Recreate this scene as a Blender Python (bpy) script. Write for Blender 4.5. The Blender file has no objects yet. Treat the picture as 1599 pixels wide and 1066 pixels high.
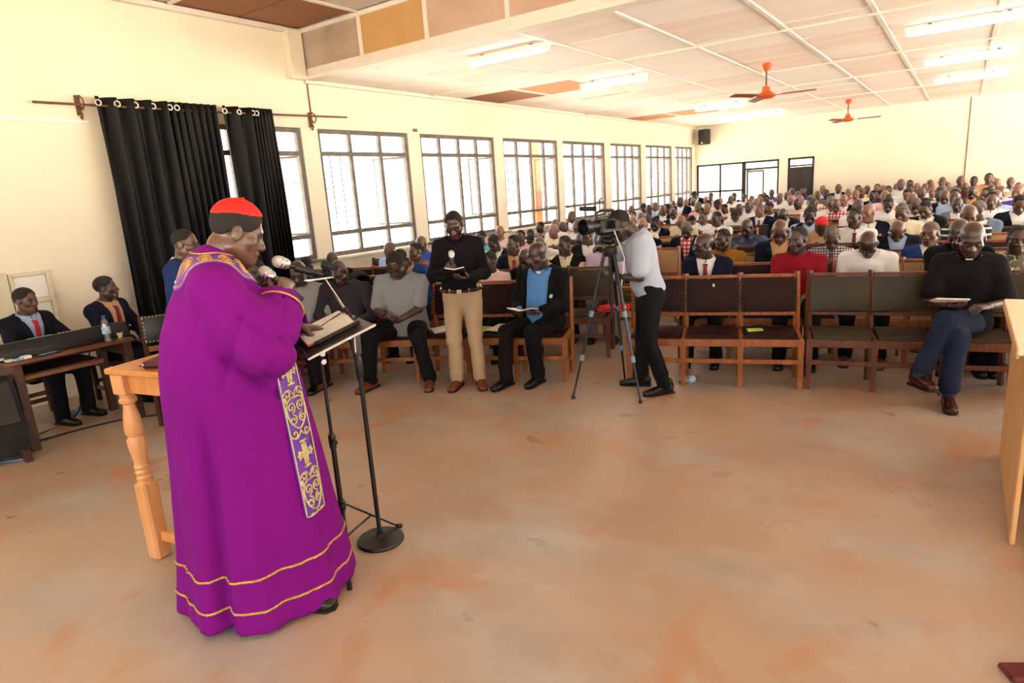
import bpy, math, random
import numpy as np
from mathutils import Vector, Matrix
R_ = math.radians
sc = bpy.context.scene
col = sc.collection
random.seed(7); rng = np.random.default_rng(7)

# ---------------------------------------------------------------- camera
cam_d = bpy.data.cameras.new('camera'); cam = bpy.data.objects.new('camera', cam_d); col.objects.link(cam)
cam_d.sensor_width = 36.0; cam_d.lens = 1000 * 36 / 1599; cam_d.clip_start = .05; cam_d.clip_end = 300
CR = ((0.8235480939, 0.0754547631, -0.5622055814), (0.5633856376, -0.2242410019, 0.7951808577), (-0.0660693596, -0.9716082296, -0.2271833795))
cam.matrix_world = Matrix(((CR[0][0], -CR[0][1], -CR[0][2], 0), (CR[1][0], -CR[1][1], -CR[1][2], 0), (CR[2][0], -CR[2][1], -CR[2][2], 1.8), (0, 0, 0, 1)))
sc.camera = cam

# ---------------------------------------------------------------- light and exposure
sc.view_settings.view_transform = 'Standard'; sc.view_settings.look = 'None'
sc.view_settings.gamma = 1; sc.view_settings.use_curve_mapping = False
sc.view_settings.exposure = 1.35
w = bpy.data.worlds.new('overcast_sky'); sc.world = w; w.use_nodes = True
bg = w.node_tree.nodes['Background']; bg.inputs[0].default_value = (.93, .97, 1, 1); bg.inputs[1].default_value = 2.0
# daylight entering by the open side of the hall on the right and from behind the photographer
def area(name, loc, rot, sx, sy, e, c=(1, 1, 1)):
    l = bpy.data.lights.new(name, 'AREA'); l.shape = 'RECTANGLE'; l.size = sx; l.size_y = sy; l.energy = e; l.color = c
    o = bpy.data.objects.new(name, l); col.objects.link(o); o.location = loc; o.rotation_euler = rot; return o
sun_d = bpy.data.lights.new('sun', 'SUN'); sun_d.energy = 26; sun_d.angle = R_(2); sun_d.color = (1, .97, .92)
sun = bpy.data.objects.new('sun', sun_d); col.objects.link(sun); sun.rotation_euler = (0, R_(20), 0)


# ---------------------------------------------------------------- helpers
def lin(c):
    if isinstance(c, str): c = tuple(int(c[i:i + 2], 16) / 255 for i in (0, 2, 4))
    return tuple(((x + .055) / 1.055) ** 2.4 if x > .04045 else x / 12.92 for x in c) + (1,)
def nd(m, t, **k):
    n = m.node_tree.nodes.new(t)
    for a, b in k.items(): setattr(n, a, b)
    return n
def mat(name, c, rough=.6, metal=0, spec=.5, var=0, scale=8, bump=0, bscale=60, c2=None, coord='Object', sheen=0, stretch=None, detail=4):
    m = bpy.data.materials.new(name); m.use_nodes = True; t = m.node_tree; L = t.links.new
    p = t.nodes['Principled BSDF']; p.inputs['Roughness'].default_value = rough; p.inputs['Metallic'].default_value = metal
    p.inputs['Specular IOR Level'].default_value = spec; p.inputs['Base Color'].default_value = lin(c)
    if sheen: p.inputs['Sheen Weight'].default_value = sheen
    if var or c2 or bump:
        tc = nd(m, 'ShaderNodeTexCoord'); mp = nd(m, 'ShaderNodeMapping'); L(tc.outputs[coord], mp.inputs[0])
        if stretch: mp.inputs['Scale'].default_value = stretch
    if var or c2:
        n = nd(m, 'ShaderNodeTexNoise'); n.inputs['Scale'].default_value = scale; n.inputs['Detail'].default_value = detail; L(mp.outputs[0], n.inputs[0])
        r = nd(m, 'ShaderNodeValToRGB'); L(n.outputs[0], r.inputs[0])
        a = lin(c); b = lin(c2) if c2 else tuple(x * (1 - var) for x in a[:3]) + (1,)
        r.color_ramp.elements[0].position = .32; r.color_ramp.elements[1].position = .68
        r.color_ramp.elements[0].color = b; r.color_ramp.elements[1].color = a
        L(r.outputs[0], p.inputs['Base Color'])
    if bump:
        n2 = nd(m, 'ShaderNodeTexNoise'); n2.inputs['Scale'].default_value = bscale; n2.inputs['Detail'].default_value = 3; L(mp.outputs[0], n2.inputs[0])
        b = nd(m, 'ShaderNodeBump'); b.inputs['Strength'].default_value = bump; b.inputs['Distance'].default_value = .01
        L(n2.outputs[0], b.inputs['Height']); L(b.outputs[0], p.inputs['Normal'])
    return m
def emit(name, c, s):
    m = bpy.data.materials.new(name); m.use_nodes = True; p = m.node_tree.nodes['Principled BSDF']
    p.inputs['Base Color'].default_value = lin(c); p.inputs['Emission Color'].default_value = lin(c); p.inputs['Emission Strength'].default_value = s
    return m
def glass(name, tint, alpha=.9, rough=.05):
    m = bpy.data.materials.new(name); m.use_nodes = True; t = m.node_tree; L = t.links.new
    t.nodes.remove(t.nodes['Principled BSDF'])
    tr = nd(m, 'ShaderNodeBsdfTransparent'); tr.inputs[0].default_value = tint + (1,)
    gl = nd(m, 'ShaderNodeBsdfGlossy'); gl.inputs['Roughness'].default_value = rough
    mx = nd(m, 'ShaderNodeMixShader'); mx.inputs[0].default_value = 1 - alpha
    L(tr.outputs[0], mx.inputs[1]); L(gl.outputs[0], mx.inputs[2]); L(mx.outputs[0], t.nodes['Material Output'].inputs[0])
    return m

class MB:
    """collects shapes, links them as one mesh object"""
    def __init__(s): s.v = []; s.f = []; s.m = []
    def add(s, V, F, mi=0, M=None):
        b = len(s.v)
        for p in V:
            if M is not None: p = M @ Vector(p)
            s.v.append((p[0], p[1], p[2]))
        for f in F: s.f.append(tuple(b + i for i in f)); s.m.append(mi)
        return s
    def box(s, c, d, mi=0, bev=.004, M=None, rot=None):
        x, y, z = (a / 2 for a in d); b = min(bev, x * .9, y * .9, z * .9)
        if rot is not None:
            Q = Matrix.Translation(c) @ (rot if isinstance(rot, Matrix) else Matrix.Rotation(rot, 4, 'Z')); M = Q if M is None else M @ Q; c = (0, 0, 0)
        if b <= 0:
            V = [(c[0] + i * x, c[1] + j * y, c[2] + k * z) for i in (-1, 1) for j in (-1, 1) for k in (-1, 1)]
            return s.add(V, [(0, 1, 3, 2), (4, 6, 7, 5), (0, 4, 5, 1), (2, 3, 7, 6), (0, 2, 6, 4), (1, 5, 7, 3)], mi, M)
        V = []; ix = {}
        for i in (-1, 1):
            for j in (-1, 1):
                for k in (-1, 1):
                    for a in range(3):
                        q = [i * x, j * y, k * z]
                        for e in range(3):
                            if e != a: q[e] -= (i, j, k)[e] * b
                        ix[i, j, k, a] = len(V); V.append((c[0] + q[0], c[1] + q[1], c[2] + q[2]))
        F = []
        for a in range(3):
            o = [e for e in range(3) if e != a]
            for sg in (-1, 1):
                f = []
                for (p, q) in ((-1, -1), (1, -1), (1, 1), (-1, 1)):
                    t = [0, 0, 0]; t[a] = sg; t[o[0]] = p; t[o[1]] = q; f.append(ix[t[0], t[1], t[2], a])
                if (sg > 0) == (a == 1): f = f[::-1]
                F.append(f)
            for p in (-1, 1):
                for q in (-1, 1):
                    t1 = [0, 0, 0]; t2 = [0, 0, 0]; t1[a] = -1; t2[a] = 1
                    for t in (t1, t2): t[o[0]] = p; t[o[1]] = q
                    f = [ix[(*t1, o[0])], ix[(*t2, o[0])], ix[(*t2, o[1])], ix[(*t1, o[1])]]
                    if (p * q > 0) == (a != 1): f = f[::-1]
                    F.append(f[::-1])
        for i in (-1, 1):
            for j in (-1, 1):
                for k in (-1, 1):
                    f = [ix[i, j, k, e] for e in range(3)]
                    F.append(f if i * j * k > 0 else f[::-1])
        return s.add(V, F, mi, M)
    def tube(s, pts, rad, n=10, mi=0, M=None, flat=1.0, up=(0, 0, 1)):
        P = [Vector(p) for p in pts]; k = len(P)
        if not hasattr(rad, '__len__'): rad = [rad] * k
        V = []
        pu = None
        for i in range(k):
            d = (P[min(i + 1, k - 1)] - P[max(i - 1, 0)]).normalized()
            if pu is None:
                u = Vector(up)
                if abs(d.dot(u)) > .95: u = Vector((1, 0, 0))
            else: u = pu
            u = (u - d * u.dot(d)).normalized(); pu = u; v = d.cross(u)
            for j in range(n):
                a = 2 * math.pi * j / n; V.append(P[i] + (v * math.cos(a) + u * math.sin(a) * flat) * rad[i])
        F = [(i * n + j, i * n + (j + 1) % n, (i + 1) * n + (j + 1) % n, (i + 1) * n + j) for i in range(k - 1) for j in range(n)]
        F += [tuple(range(n))[::-1], tuple((k - 1) * n + j for j in range(n))]
        return s.add(V, F, mi, M)
    def lathe(s, prof, n=20, mi=0, M=None, c=(0, 0, 0)):
        V = []; k = len(prof)
        for r, z in prof:
            for j in range(n):
                a = 2 * math.pi * j / n; V.append((c[0] + r * math.cos(a), c[1] + r * math.sin(a), c[2] + z))
        F = [(i * n + j, i * n + (j + 1) % n, (i + 1) * n + (j + 1) % n, (i + 1) * n + j) for i in range(k - 1) for j in range(n)]
        F += [tuple(range(n))[::-1], tuple((k - 1) * n + j for j in range(n))]
        return s.add(V, F, mi, M)
    def prism(s, poly, h, mi=0, M=None):
        """extrudes a polygon in x,y from z=0 to z=h"""
        n = len(poly); V = [(x, y, 0) for x, y in poly] + [(x, y, h) for x, y in poly]
        F = [tuple(range(n))[::-1], tuple(range(n, 2 * n))] + [(i, (i + 1) % n, n + (i + 1) % n, n + i) for i in range(n)]
        return s.add(V, F, mi, M)
    def grid(s, V, nu, nv, mi=0, M=None, off=None):
        """V: nu*nv points; off: back points, closes into a thin slab"""
        F = [(i * nv + j, (i + 1) * nv + j, (i + 1) * nv + j + 1, i * nv + j + 1) for i in range(nu - 1) for j in range(nv - 1)]
        if off is not None:
            n = nu * nv; V = list(V) + list(off); F = F + [tuple(n + a for a in f[::-1]) for f in F]
            ring = [i * nv for i in range(nu)] + [(nu - 1) * nv + j for j in range(1, nv)] + [i * nv + nv - 1 for i in range(nu - 2, -1, -1)] + [j for j in range(nv - 2, 0, -1)]
            for a, b in zip(ring, ring[1:] + ring[:1]): F.append((b, a, n + a, n + b))
        return s.add(V, F, mi, M)
    def mesh(s, name, ang=35):
        me = bpy.data.meshes.new(name); me.from_pydata(s.v, [], s.f)
        me.polygons.foreach_set('material_index', s.m); me.polygons.foreach_set('use_smooth', [True] * len(s.f))
        me.update()
        if ang < 180: me.set_sharp_from_angle(angle=R_(ang))
        return me
    def build(s, name, m, parent=None, ang=35):
        me = s.mesh(name, ang)
        for x in (m if isinstance(m, (list, tuple)) else [m]): me.materials.append(x)
        return link(name, me, parent)
def link(name, me, parent=None, mw=None, m=None):
    o = bpy.data.objects.new(name, me); col.objects.link(o)
    if parent: o.parent = parent
    if mw is not None: o.matrix_basis = mw
    if m is not None:
        for i, x in enumerate(m if isinstance(m, (list, tuple)) else [m]):
            o.material_slots[i].link = 'OBJECT'; o.material_slots[i].material = x
    return o
def tag(o, label=None, cat=None, group=None, kind=None):
    if label: o['label'] = label
    if cat: o['category'] = cat
    if group: o['group'] = group
    if kind: o['kind'] = kind
    return o
def thing(name, label, cat, loc=(0, 0, 0), rz=0, group=None, scale=1):
    o = bpy.data.objects.new(name, None); col.objects.link(o); o.empty_display_size = .2
    o.location = loc; o.rotation_euler = (0, 0, rz); o.scale = (scale,) * 3
    return tag(o, label, cat, group)
def kids(o): return [c for c in ALLKIDS.get(o.name, [])]
def copy_tree(o, parent=None, _ch=None):
    if _ch is None:
        _ch = {}
        for x in col.objects:
            if x.parent: _ch.setdefault(x.parent, []).append(x)
    c = o.copy(); col.objects.link(c)
    if parent: c.parent = parent
    for k in _ch.get(o, []): copy_tree(k, c, _ch)
    return c
def struct(o): o['kind'] = 'structure'; return o
def rotz(a): return Matrix.Rotation(a, 4, 'Z')
def tr(x, y, z): return Matrix.Translation((x, y, z))
# ================================================================ materials of the setting
def floor_mat():
    m = bpy.data.materials.new('worn_cement_floor'); m.use_nodes = True; t = m.node_tree; L = t.links.new; p = t.nodes['Principled BSDF']
    tc = nd(m, 'ShaderNodeTexCoord')
    def noise(s, d, st=(1, 1, 1), dist=0):
        mp = nd(m, 'ShaderNodeMapping'); mp.inputs['Scale'].default_value = st; L(tc.outputs['Object'], mp.inputs[0])
        n = nd(m, 'ShaderNodeTexNoise'); n.inputs['Scale'].default_value = s; n.inputs['Detail'].default_value = d; n.inputs['Distortion'].default_value = dist; L(mp.outputs[0], n.inputs[0]); return n.outputs[0]
    def ramp(src, a, b, ca, cb):
        r = nd(m, 'ShaderNodeValToRGB'); e = r.color_ramp.elements; e[0].position = a; e[1].position = b; e[0].color = ca; e[1].color = cb; L(src, r.inputs[0]); return r.outputs[0]
    def mix(f, a, b, bt='MIX'):
        x = nd(m, 'ShaderNodeMix', data_type='RGBA', blend_type=bt)
        if hasattr(f, 'links'): L(f, x.inputs[0])
        else: x.inputs[0].default_value = f
        L(a, x.inputs[6]); L(b, x.inputs[7]); return x.outputs[2]
    W1 = (1, 1, 1, 1); K = (0, 0, 0, 1)
    base = ramp(noise(.55, 6, dist=.4), .36, .66, lin('A58973'), lin('BAA28D'))
    grey = ramp(noise(.9, 7, (1, 1.6, 1)), .46, .62, K, W1)
    c = mix(grey, base, ramp(noise(3, 5), .3, .7, lin('A2978D'), lin('B7AA9E')))
    red = ramp(noise(1.7, 8, (1.3, 1, 1), .6), .55, .70, K, W1)
    c = mix(red, c, ramp(noise(6, 4), .3, .7, lin('B5805C'), lin('B08E72')))
    dark = ramp(noise(4.5, 7, dist=.4), .80, .99, K, W1)
    c = mix(dark, c, ramp(noise(9, 2), .3, .7, lin('875C3E'), lin('8A6548')))
    fleck = ramp(noise(70, 1), .745, .77, K, W1)
    c = mix(fleck, c, ramp(noise(9, 2), .3, .7, lin('D9C3AA'), lin('7C4B2C')))
    L(c, p.inputs['Base Color'])
    rr = nd(m, 'ShaderNodeMapRange'); L(noise(2.2, 5), rr.inputs[0]); rr.inputs[3].default_value = .2; rr.inputs[4].default_value = .42; L(rr.outputs[0], p.inputs['Roughness'])
    b = nd(m, 'ShaderNodeBump'); b.inputs['Strength'].default_value = .12; b.inputs['Distance'].default_value = .01; L(noise(14, 6), b.inputs['Height']); L(b.outputs[0], p.inputs['Normal'])
    p.inputs['Specular IOR Level'].default_value = .45
    return m
M_floor = floor_mat()
M_wall = mat('cream_wall_paint', 'F5EAD2', .75, var=.05, scale=1.3, bump=.05, bscale=25)
M_pier = mat('white_wall_paint', 'F6EFDD', .75, var=.04, scale=2)
M_ceil = mat('pale_ceiling_board', 'FBF2EC', .8, c2='F8EBE4', scale=1.2, stretch=(.6, 2.2, 1))
M_ceil2 = mat('stained_ceiling_board', 'F8E9E1', .8, c2='F0DCD0', scale=1.6, stretch=(.5, 2.5, 1))
M_ceiln = mat('greyed_ceiling_board', 'D9CCC6', .8, var=.08, scale=1.4)
M_hbrown = mat('bare_brown_hardboard', 'A06A48', .75, var=.12, scale=3)
M_horange = mat('bare_orange_hardboard', 'D79A68', .75, var=.12, scale=3)
M_ochre = mat('bare_ochre_board', 'D2A468', .75, var=.1, scale=3)
M_bulk = mat('dusty_pink_board', 'D3B5A0', .8, c2='C3A28C', scale=2.2)
M_bulkg = mat('greyish_board', 'C2AE9B', .8, c2='A6907C', scale=2.2)
M_batten = mat('cream_painted_batten', 'F2E8DC', .6, var=.06, scale=9)
M_steel = mat('grey_painted_window_steel', '57504C', .5, c2='74695F', scale=12)
M_pane = glass('window_glass', (.97, .98, .98), .93)
M_pinkpane = glass('frosted_pink_glass', (.96, .80, .80), .9, .3)
M_dark = mat('black_paint', '1B1817', .5, var=.2, scale=10)
M_darkwood = mat('dark_painted_door', '2B221F', .45, c2='3B2F2A', scale=4, stretch=(6, 6, .5))
M_white = mat('white_gloss_paint', 'F4F3EA', .45, var=.03, scale=6)
M_beige = mat('beige_gloss_paint', 'E4DDC0', .5, var=.05, scale=6)
M_tube = emit('lit_fluorescent_tube', 'FFFDF5', 6)
M_rust = mat('rusty_iron', '5A3A2A', .7, c2='7A5238', scale=30)
M_fan = mat('orange_red_enamel', 'D4622F', .4, var=.1, scale=10)

WX = -7.6; FY = 22.24; CZ = 3.47; BY = 6.2; NZ = 4.1; RX = 7.4; NY = -3.0
# ---------------------------------------------------------------- floor, outside ground
b = MB(); b.box(((WX + RX) / 2, (NY + 26) / 2, -.1), (RX - WX + .6, 26 - NY, .2), bev=0); struct(b.build('floor', M_floor))
b = MB(); b.box((-20, 10, -.45), (160, 160, .3), bev=0); struct(b.build('ground', mat('pale_dry_earth', 'D9CDB8', .9, var=.15, scale=.6)))
# ---------------------------------------------------------------- left wall with seven and a half windows
WIN = [(3.9, 6.05), (6.33, 8.18), (8.47, 10.6), (10.9, 13.03), (13.27, 15.41), (15.74, 17.71), (18.03, 20.1), (20.37, 21.98)]
S0, S1 = 1.04, 2.85
b = MB(); wt = .2; wx = WX - wt / 2
b.box((wx, (NY + FY) / 2, S0 / 2), (wt, FY - NY, S0), bev=0)
b.box((wx, (NY + FY) / 2, (S1 + NZ + .1) / 2), (wt, FY - NY, NZ + .1 - S1), bev=0)
e = [NY] + [y for a in WIN for y in a] + [FY]
for i in range(0, len(e), 2): b.box((wx, (e[i] + e[i + 1]) / 2, (S0 + S1) / 2), (wt, e[i + 1] - e[i], S1 - S0), bev=0)
left_wall = struct(b.build('wall_left', M_wall))
b = MB(); b.box((WX + .06, 6.06, 3.78), (.12, .24, .62), bev=.01); struct(b.build('trim_1', M_wall))
pane_cache = {}
def window(n, y0, y1):
    w_ = thing(f'window_{n}', None, None, (WX - .06, (y0 + y1) / 2, S0)); struct(w_)
    W = y1 - y0; H = S1 - S0; nc = 3 if W < 2 and n == 2 else 4; xs = [-W / 2 + W * i / nc for i in range(nc + 1)]; zs = [0, .33, 1.47, H]
    b = MB(); f = .062
    b.box((0, 0, f / 2), (.07, W, f)); b.box((0, 0, H - f / 2), (.07, W, f))
    for s in (-1, 1): b.box((0, s * (W / 2 - f / 2), H / 2), (.07, f, H - .1))
    b.build('frame', M_steel, w_)
    b = MB(); b.box((.08, 0, -.02), (.2, W + .1, .035)); b.build('sill', M_steel if n % 2 else M_pier, w_)
    for x in xs[1:-1]: b = MB(); b.box((0, x, H / 2), (.06, .056, H - .1)); b.build('mullion', M_steel, w_)
    for z in zs[1:3]: b = MB(); b.box((0, 0, z), (.065, W - .1, .062)); b.build('rail', M_steel, w_)
    for i in range(nc):
        for j in range(3):
            op = (j == 1 and i == nc - 1)
            ww = W / nc - .05; hh = zs[j + 1] - zs[j] - .05; c = ((xs[i] + xs[i + 1]) / 2, (zs[j] + zs[j + 1]) / 2)
            key = (round(ww, 3), round(hh, 3))
            if key not in pane_cache:
                b = MB(); b.box((0, 0, 0), (.006, ww, hh), bev=0); pane_cache[key] = b.mesh('pane'); pane_cache[key].materials.append(None)
            if not op:
                link('pane', pane_cache[key], w_, tr(0, *c), M_pane)
                if j == 1 and i == 0 and n in (2, 4, 7):
                    for q in (.33, .66): b = MB(); b.box((0, c[0] - ww / 2 + ww * q, c[1]), (.02, .012, hh)); b.build('glazing_bar', M_steel, w_)
                continue
            # opened casement, hinged on the far side and swung outwards
            cs = bpy.data.objects.new('casement', None); col.objects.link(cs); cs.parent = w_
            cs.location = (0, xs[i + 1] - .03, c[1]); cs.rotation_euler = (0, 0, R_(-52 - 3 * n))
            b = MB()
            for z in (-hh / 2 + .015, hh / 2 - .015): b.box((0, -ww / 2, z), (.03, ww, .03))
            for y in (-.015, -ww + .015): b.box((0, y, 0), (.03, .03, hh))
            b.build('casement_frame', M_steel, cs)
            for z in (-hh / 6, hh / 6): b = MB(); b.box((0, -ww / 2, z), (.015, ww - .06, .012)); b.build('glazing_bar', M_steel, cs)
            for k in (-1, 0, 1):
                b = MB(); b.box((0, -ww / 2, k * hh / 3), (.005, ww - .06, hh / 3 - .02), bev=0); b.build('pane', M_pinkpane, cs)
for i, (a, c) in enumerate(WIN): window(i + 1, a, c)
# rust-red post of the verandah outside the fourth window, and greenery beyond
b = MB(); b.box((-8.75, 13.85, 1.5), (.16, .3, 3.9), bev=.01); b.box((-8.75, 13.85, .05), (.34, .45, .3), bev=.02)
tag(b.build('verandah_post', mat('rust_red_paint', 'E0683A', .6, var=.1)), 'rust-red verandah post seen through the fourth open casement', 'post')
def leaf_ball(name, label, loc, r, n, m, cat='tree'):
    t = thing(name, label, cat, loc)
    b = MB()
    for k in range(n):
        u = rng.normal(size=3); u /= np.linalg.norm(u); p = Vector(u * r * rng.uniform(.5, 1)) * 1; p.z = p.z * .8
        M = tr(p.x, p.y, p.z + r * 1.1) @ Matrix.Rotation(rng.uniform(0, 6), 4, Vector(rng.normal(size=3)))
        s = .11
        b.add([(0, -s, 0), (s * .45, 0, .02), (0, s, 0), (-s * .45, 0, .02)], [(0, 1, 2, 3)], 0, M)
    o = b.build('foliage', m, t, 180); tag(o, kind='stuff')
    b = MB(); b.tube([(0, 0, -.3), (.05, 0, r * .6), (0, .03, r * 1.2)], [.09, .06, .03], 8); b.build('trunk', M_rust, t)
M_leaf = mat('bright_leaves', 'C6DBA4', .6, var=.3, scale=3)
leaf_ball('bush', 'pale green bush outside the second window', (-12.5, 10.0, 0), 1.5, 420, M_leaf, 'bush')
leaf_ball('shrub', 'small green shrub beyond the glazed partition', (-8.0, 28.0, 0), .9, 400, M_leaf, 'shrub')

# unseen wall with openings right of the front part, added to hold back daylight
b = MB()
for y0, y1, z0, z1 in ((NY, BY, 0, .95), (NY, BY, 2.7, NZ + .1), (NY, -1.2, .95, 2.7), (1.2, 2.0, .95, 2.7), (4.4, BY, .95, 2.7)): b.box((RX + .1, (y0 + y1) / 2, (z0 + z1) / 2), (.2, y1 - y0, z1 - z0), bev=0)
struct(b.build('wall_right_unseen', M_wall))
b = MB()  # unseen wall behind the camera, added to darken the upper front room
for x0, x1, z0, z1 in ((WX, RX, 0, .9), (WX, RX, 2.6, NZ + .1), (WX, -5.5, .9, 2.6), (-.6, .6, .9, 2.6), (6.2, RX, .9, 2.6)): b.box(((x0 + x1) / 2, NY - .1, (z0 + z1) / 2), (x1 - x0, .2, z1 - z0), bev=0)
struct(b.build('wall_back_unseen', M_wall))
# ---------------------------------------------------------------- far wall with glazed partition and dark door
b = MB(); ft = .2; fy = FY + ft / 2
px0, px1, pz, dx0, dx1 = -7.54, -4.88, 2.25, -4.61, -3.85
b.box(((WX + RX) / 2, fy, (pz + CZ + .1) / 2), (RX - WX, ft, CZ + .1 - pz), bev=0)
for a, c in ((WX, px0), (px1, dx0), (dx1, RX)): b.box(((a + c) / 2, fy, pz / 2), (c - a, ft, pz), bev=0)
struct(b.build('wall_far', M_wall))
pt = thing('door_1', None, None, (0, FY + .06, 0)); struct(pt)
b = MB()
for x, w_ in ((px0 + .03, .06), (-5.98, .12), (px1 - .03, .06)): b.box((x, 0, pz / 2), (w_, .08, pz))
b.box(((px0 + px1) / 2, 0, pz - .03), (px1 - px0, .08, .06)); b.build('frame', M_dark, pt)
b = MB(); b.box((-6.75, 0, pz / 2), (.06, .07, pz - .08)); b.build('mullion', M_dark, pt)
for a, c, z in ((px0, -5.98, 1.35), (px0, -5.98, .12), (-5.98, px1, 2.0)): b = MB(); b.box(((a + c) / 2, 0, z), (c - a - .1, .07, .06)); b.build('rail', M_dark, pt)
for a, c in ((px0 + .06, -6.78), (-6.72, -6.04)):
    for z0, z1 in ((.15, 1.32), (1.38, 2.19)): b = MB(); b.box(((a + c) / 2, 0, (z0 + z1) / 2), (c - a, .006, z1 - z0), bev=0); b.build('pane', M_pane, pt)
b = MB(); b.box((-5.43, 0, 2.11), (.94, .006, .16), bev=0); b.build('pane', M_pane, pt)
lf = bpy.data.objects.new('glazed_leaf', None); col.objects.link(lf); lf.parent = pt; lf.location = (-5.9, .04, 0); lf.rotation_euler = (0, 0, R_(68))
b = MB(); b.box((.04, 0, 1), (.06, .04, 1.94)); b.box((.88, 0, 1), (.06, .04, 1.94)); b.box((.46, 0, .08), (.8, .04, .12)); b.box((.46, 0, 1.93), (.8, .04, .08)); b.build('leaf_frame', M_dark, lf)
for k in range(4): b = MB(); b.box((.46, 0, .36 + .44 * k), (.78, .005, .4), bev=0); b.build('pane', M_pane, lf)
dr = thing('door_2', None, None, (0, FY + .03, 0)); struct(dr)
b = MB()
for x in (dx0 + .03, dx1 - .03): b.box((x, 0, pz / 2), (.06, .1, pz))
b.box(((dx0 + dx1) / 2, 0, pz - .03), (dx1 - dx0, .1, .06)); b.box(((dx0 + dx1) / 2, 0, 2.0), (dx1 - dx0 - .1, .1, .05)); b.build('frame', M_dark, dr)
b = MB(); b.box(((dx0 + dx1) / 2, 0, 2.11), (.64, .006, .16), bev=0); b.build('transom_pane', M_pane, dr)
b = MB(); b.box(((dx0 + dx1) / 2, 0, .99), (.64, .05, 1.94)); b.build('leaf', M_darkwood, dr)
for i in range(5): b = MB(); b.box((dx0 + .12 + .13 * i, -.03, .99), (.12, .02, 1.86), bev=.006); b.build('plank', M_darkwood, dr)
b = MB(); b.box((dx1 - .13, -.05, 1.0), (.04, .012, .16)); b.tube([(dx1 - .13, -.05, 1.03), (dx1 - .13, -.1, 1.03), (dx1 - .24, -.1, 1.03)], .012, 8); b.build('handle', mat('bright_steel', 'D8D8D8', .25, metal=.9), dr)
# room and passage behind the partition
b = MB(); b.box((-6, 26.0, 1.6), (4.5, .15, 3.2), bev=0); b.box((-3.3, 24.2, 1.6), (.15, 3.7, 3.2), bev=0); struct(b.build('wall_passage', M_wall))
b = MB(); b.tube([(0, FY - .012, CZ), (0, FY - .012, 1.0)], .011, 6); struct(b.build('trim_2', M_rust))

# ---------------------------------------------------------------- ceiling of the hall: boards, battens
b = MB(); b.box(((WX + RX) / 2, (BY + FY + .2) / 2, CZ + .09), (RX - WX + .4, FY + .2 - BY, .1), bev=0)
ceiling = struct(b.build('ceiling', M_batten))
bx = [-7.6, -6.4, -5.28, -4.15, -3.02, -1.9, -.95, .2, 1.33, 2.45, 3.6, 4.7, 5.9, 7.4]; by = [6.22 + 1.145 * i for i in range(15)]
pc = {}
for i in range(len(bx) - 1):
    for j in range(14):
        wd = bx[i + 1] - bx[i] - .012; k = round(wd, 3)
        if k not in pc:
            b = MB(); b.box((0, 0, 0), (wd, 1.128, .014), bev=.003); pc[k] = b.mesh('panel'); pc[k].materials.append(None)
        m = M_ceil if rng.random() < .72 else M_ceil2
        if j == 3 and i == 0: m = M_hbrown
        if j == 3 and i == 1: m = M_horange
        if j == 9 and i in (0, 1): m = M_horange
        if j == 5 and i == 2: m = M_ceil2
        sag = float(rng.uniform(0, .008))
        link('panel', pc[k], ceiling, tr((bx[i] + bx[i + 1]) / 2, (by[j] + by[j + 1]) / 2, CZ + .028 - sag) @ Matrix.Rotation(float(rng.normal() * .006), 4, 'X'), m)
for x in bx[1:-1]:
    b = MB(); b.box((x, (BY + FY) / 2, CZ + .012), (.055, FY - BY, .02)); b.build('batten', M_batten, ceiling)
for y, x0, x1 in ((8.78, -7.6, 7.4), (12.0, -3, 7.4), (14.3, -7.6, 7.4), (17.6, -4, 7.4)):
    b = MB(); b.tube([(x0, y, CZ - .005), ((x0 + x1) / 2, y, CZ - .012), (x1, y, CZ - .005)], .014, 6); b.build('conduit', M_batten, ceiling)
b = MB(); b.box((WX + .03, (BY + FY) / 2, CZ - .01), (.06, FY - BY, .05)); struct(b.build('trim_3', M_batten))
# bulkhead between the high and the low ceiling
bulk = bpy.data.objects.new('wall_bulkhead', None); col.objects.link(bulk); struct(bulk)
b = MB(); b.box((0 - .1, BY + .1, (CZ + NZ) / 2 + .02), (RX - WX, .12, NZ - CZ + .04), bev=0); b.build('backing', M_batten, bulk)
bv = [-7.56, -6.4, -5.3, -4.15, -3.05, -1.95, -.85, .3, 1.4, 2.5, 3.6, 4.8, 6.0, 7.4]
for i in range(len(bv) - 1):
    b = MB(); b.box(((bv[i] + bv[i + 1]) / 2, BY + .02, (CZ + NZ) / 2 + .03), (bv[i + 1] - bv[i] - .02, .03, NZ - CZ - .06)); b.build('panel', [M_bulkg, M_ochre][i] if i < 2 else M_bulk, bulk)
    b = MB(); b.box((bv[i], BY - .004, (CZ + NZ) / 2), (.05, .03, NZ - CZ)); b.build('batten', M_batten if i != 1 else M_batten, bulk)
b = MB(); b.box((0, BY, CZ + .02), (RX - WX, .07, .05)); b.build('bottom_rail', M_batten, bulk)
b = MB(); b.box((0, BY - .01, NZ - .02), (RX - WX, .05, .05)); b.build('top_rail', M_batten, bulk)
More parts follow.
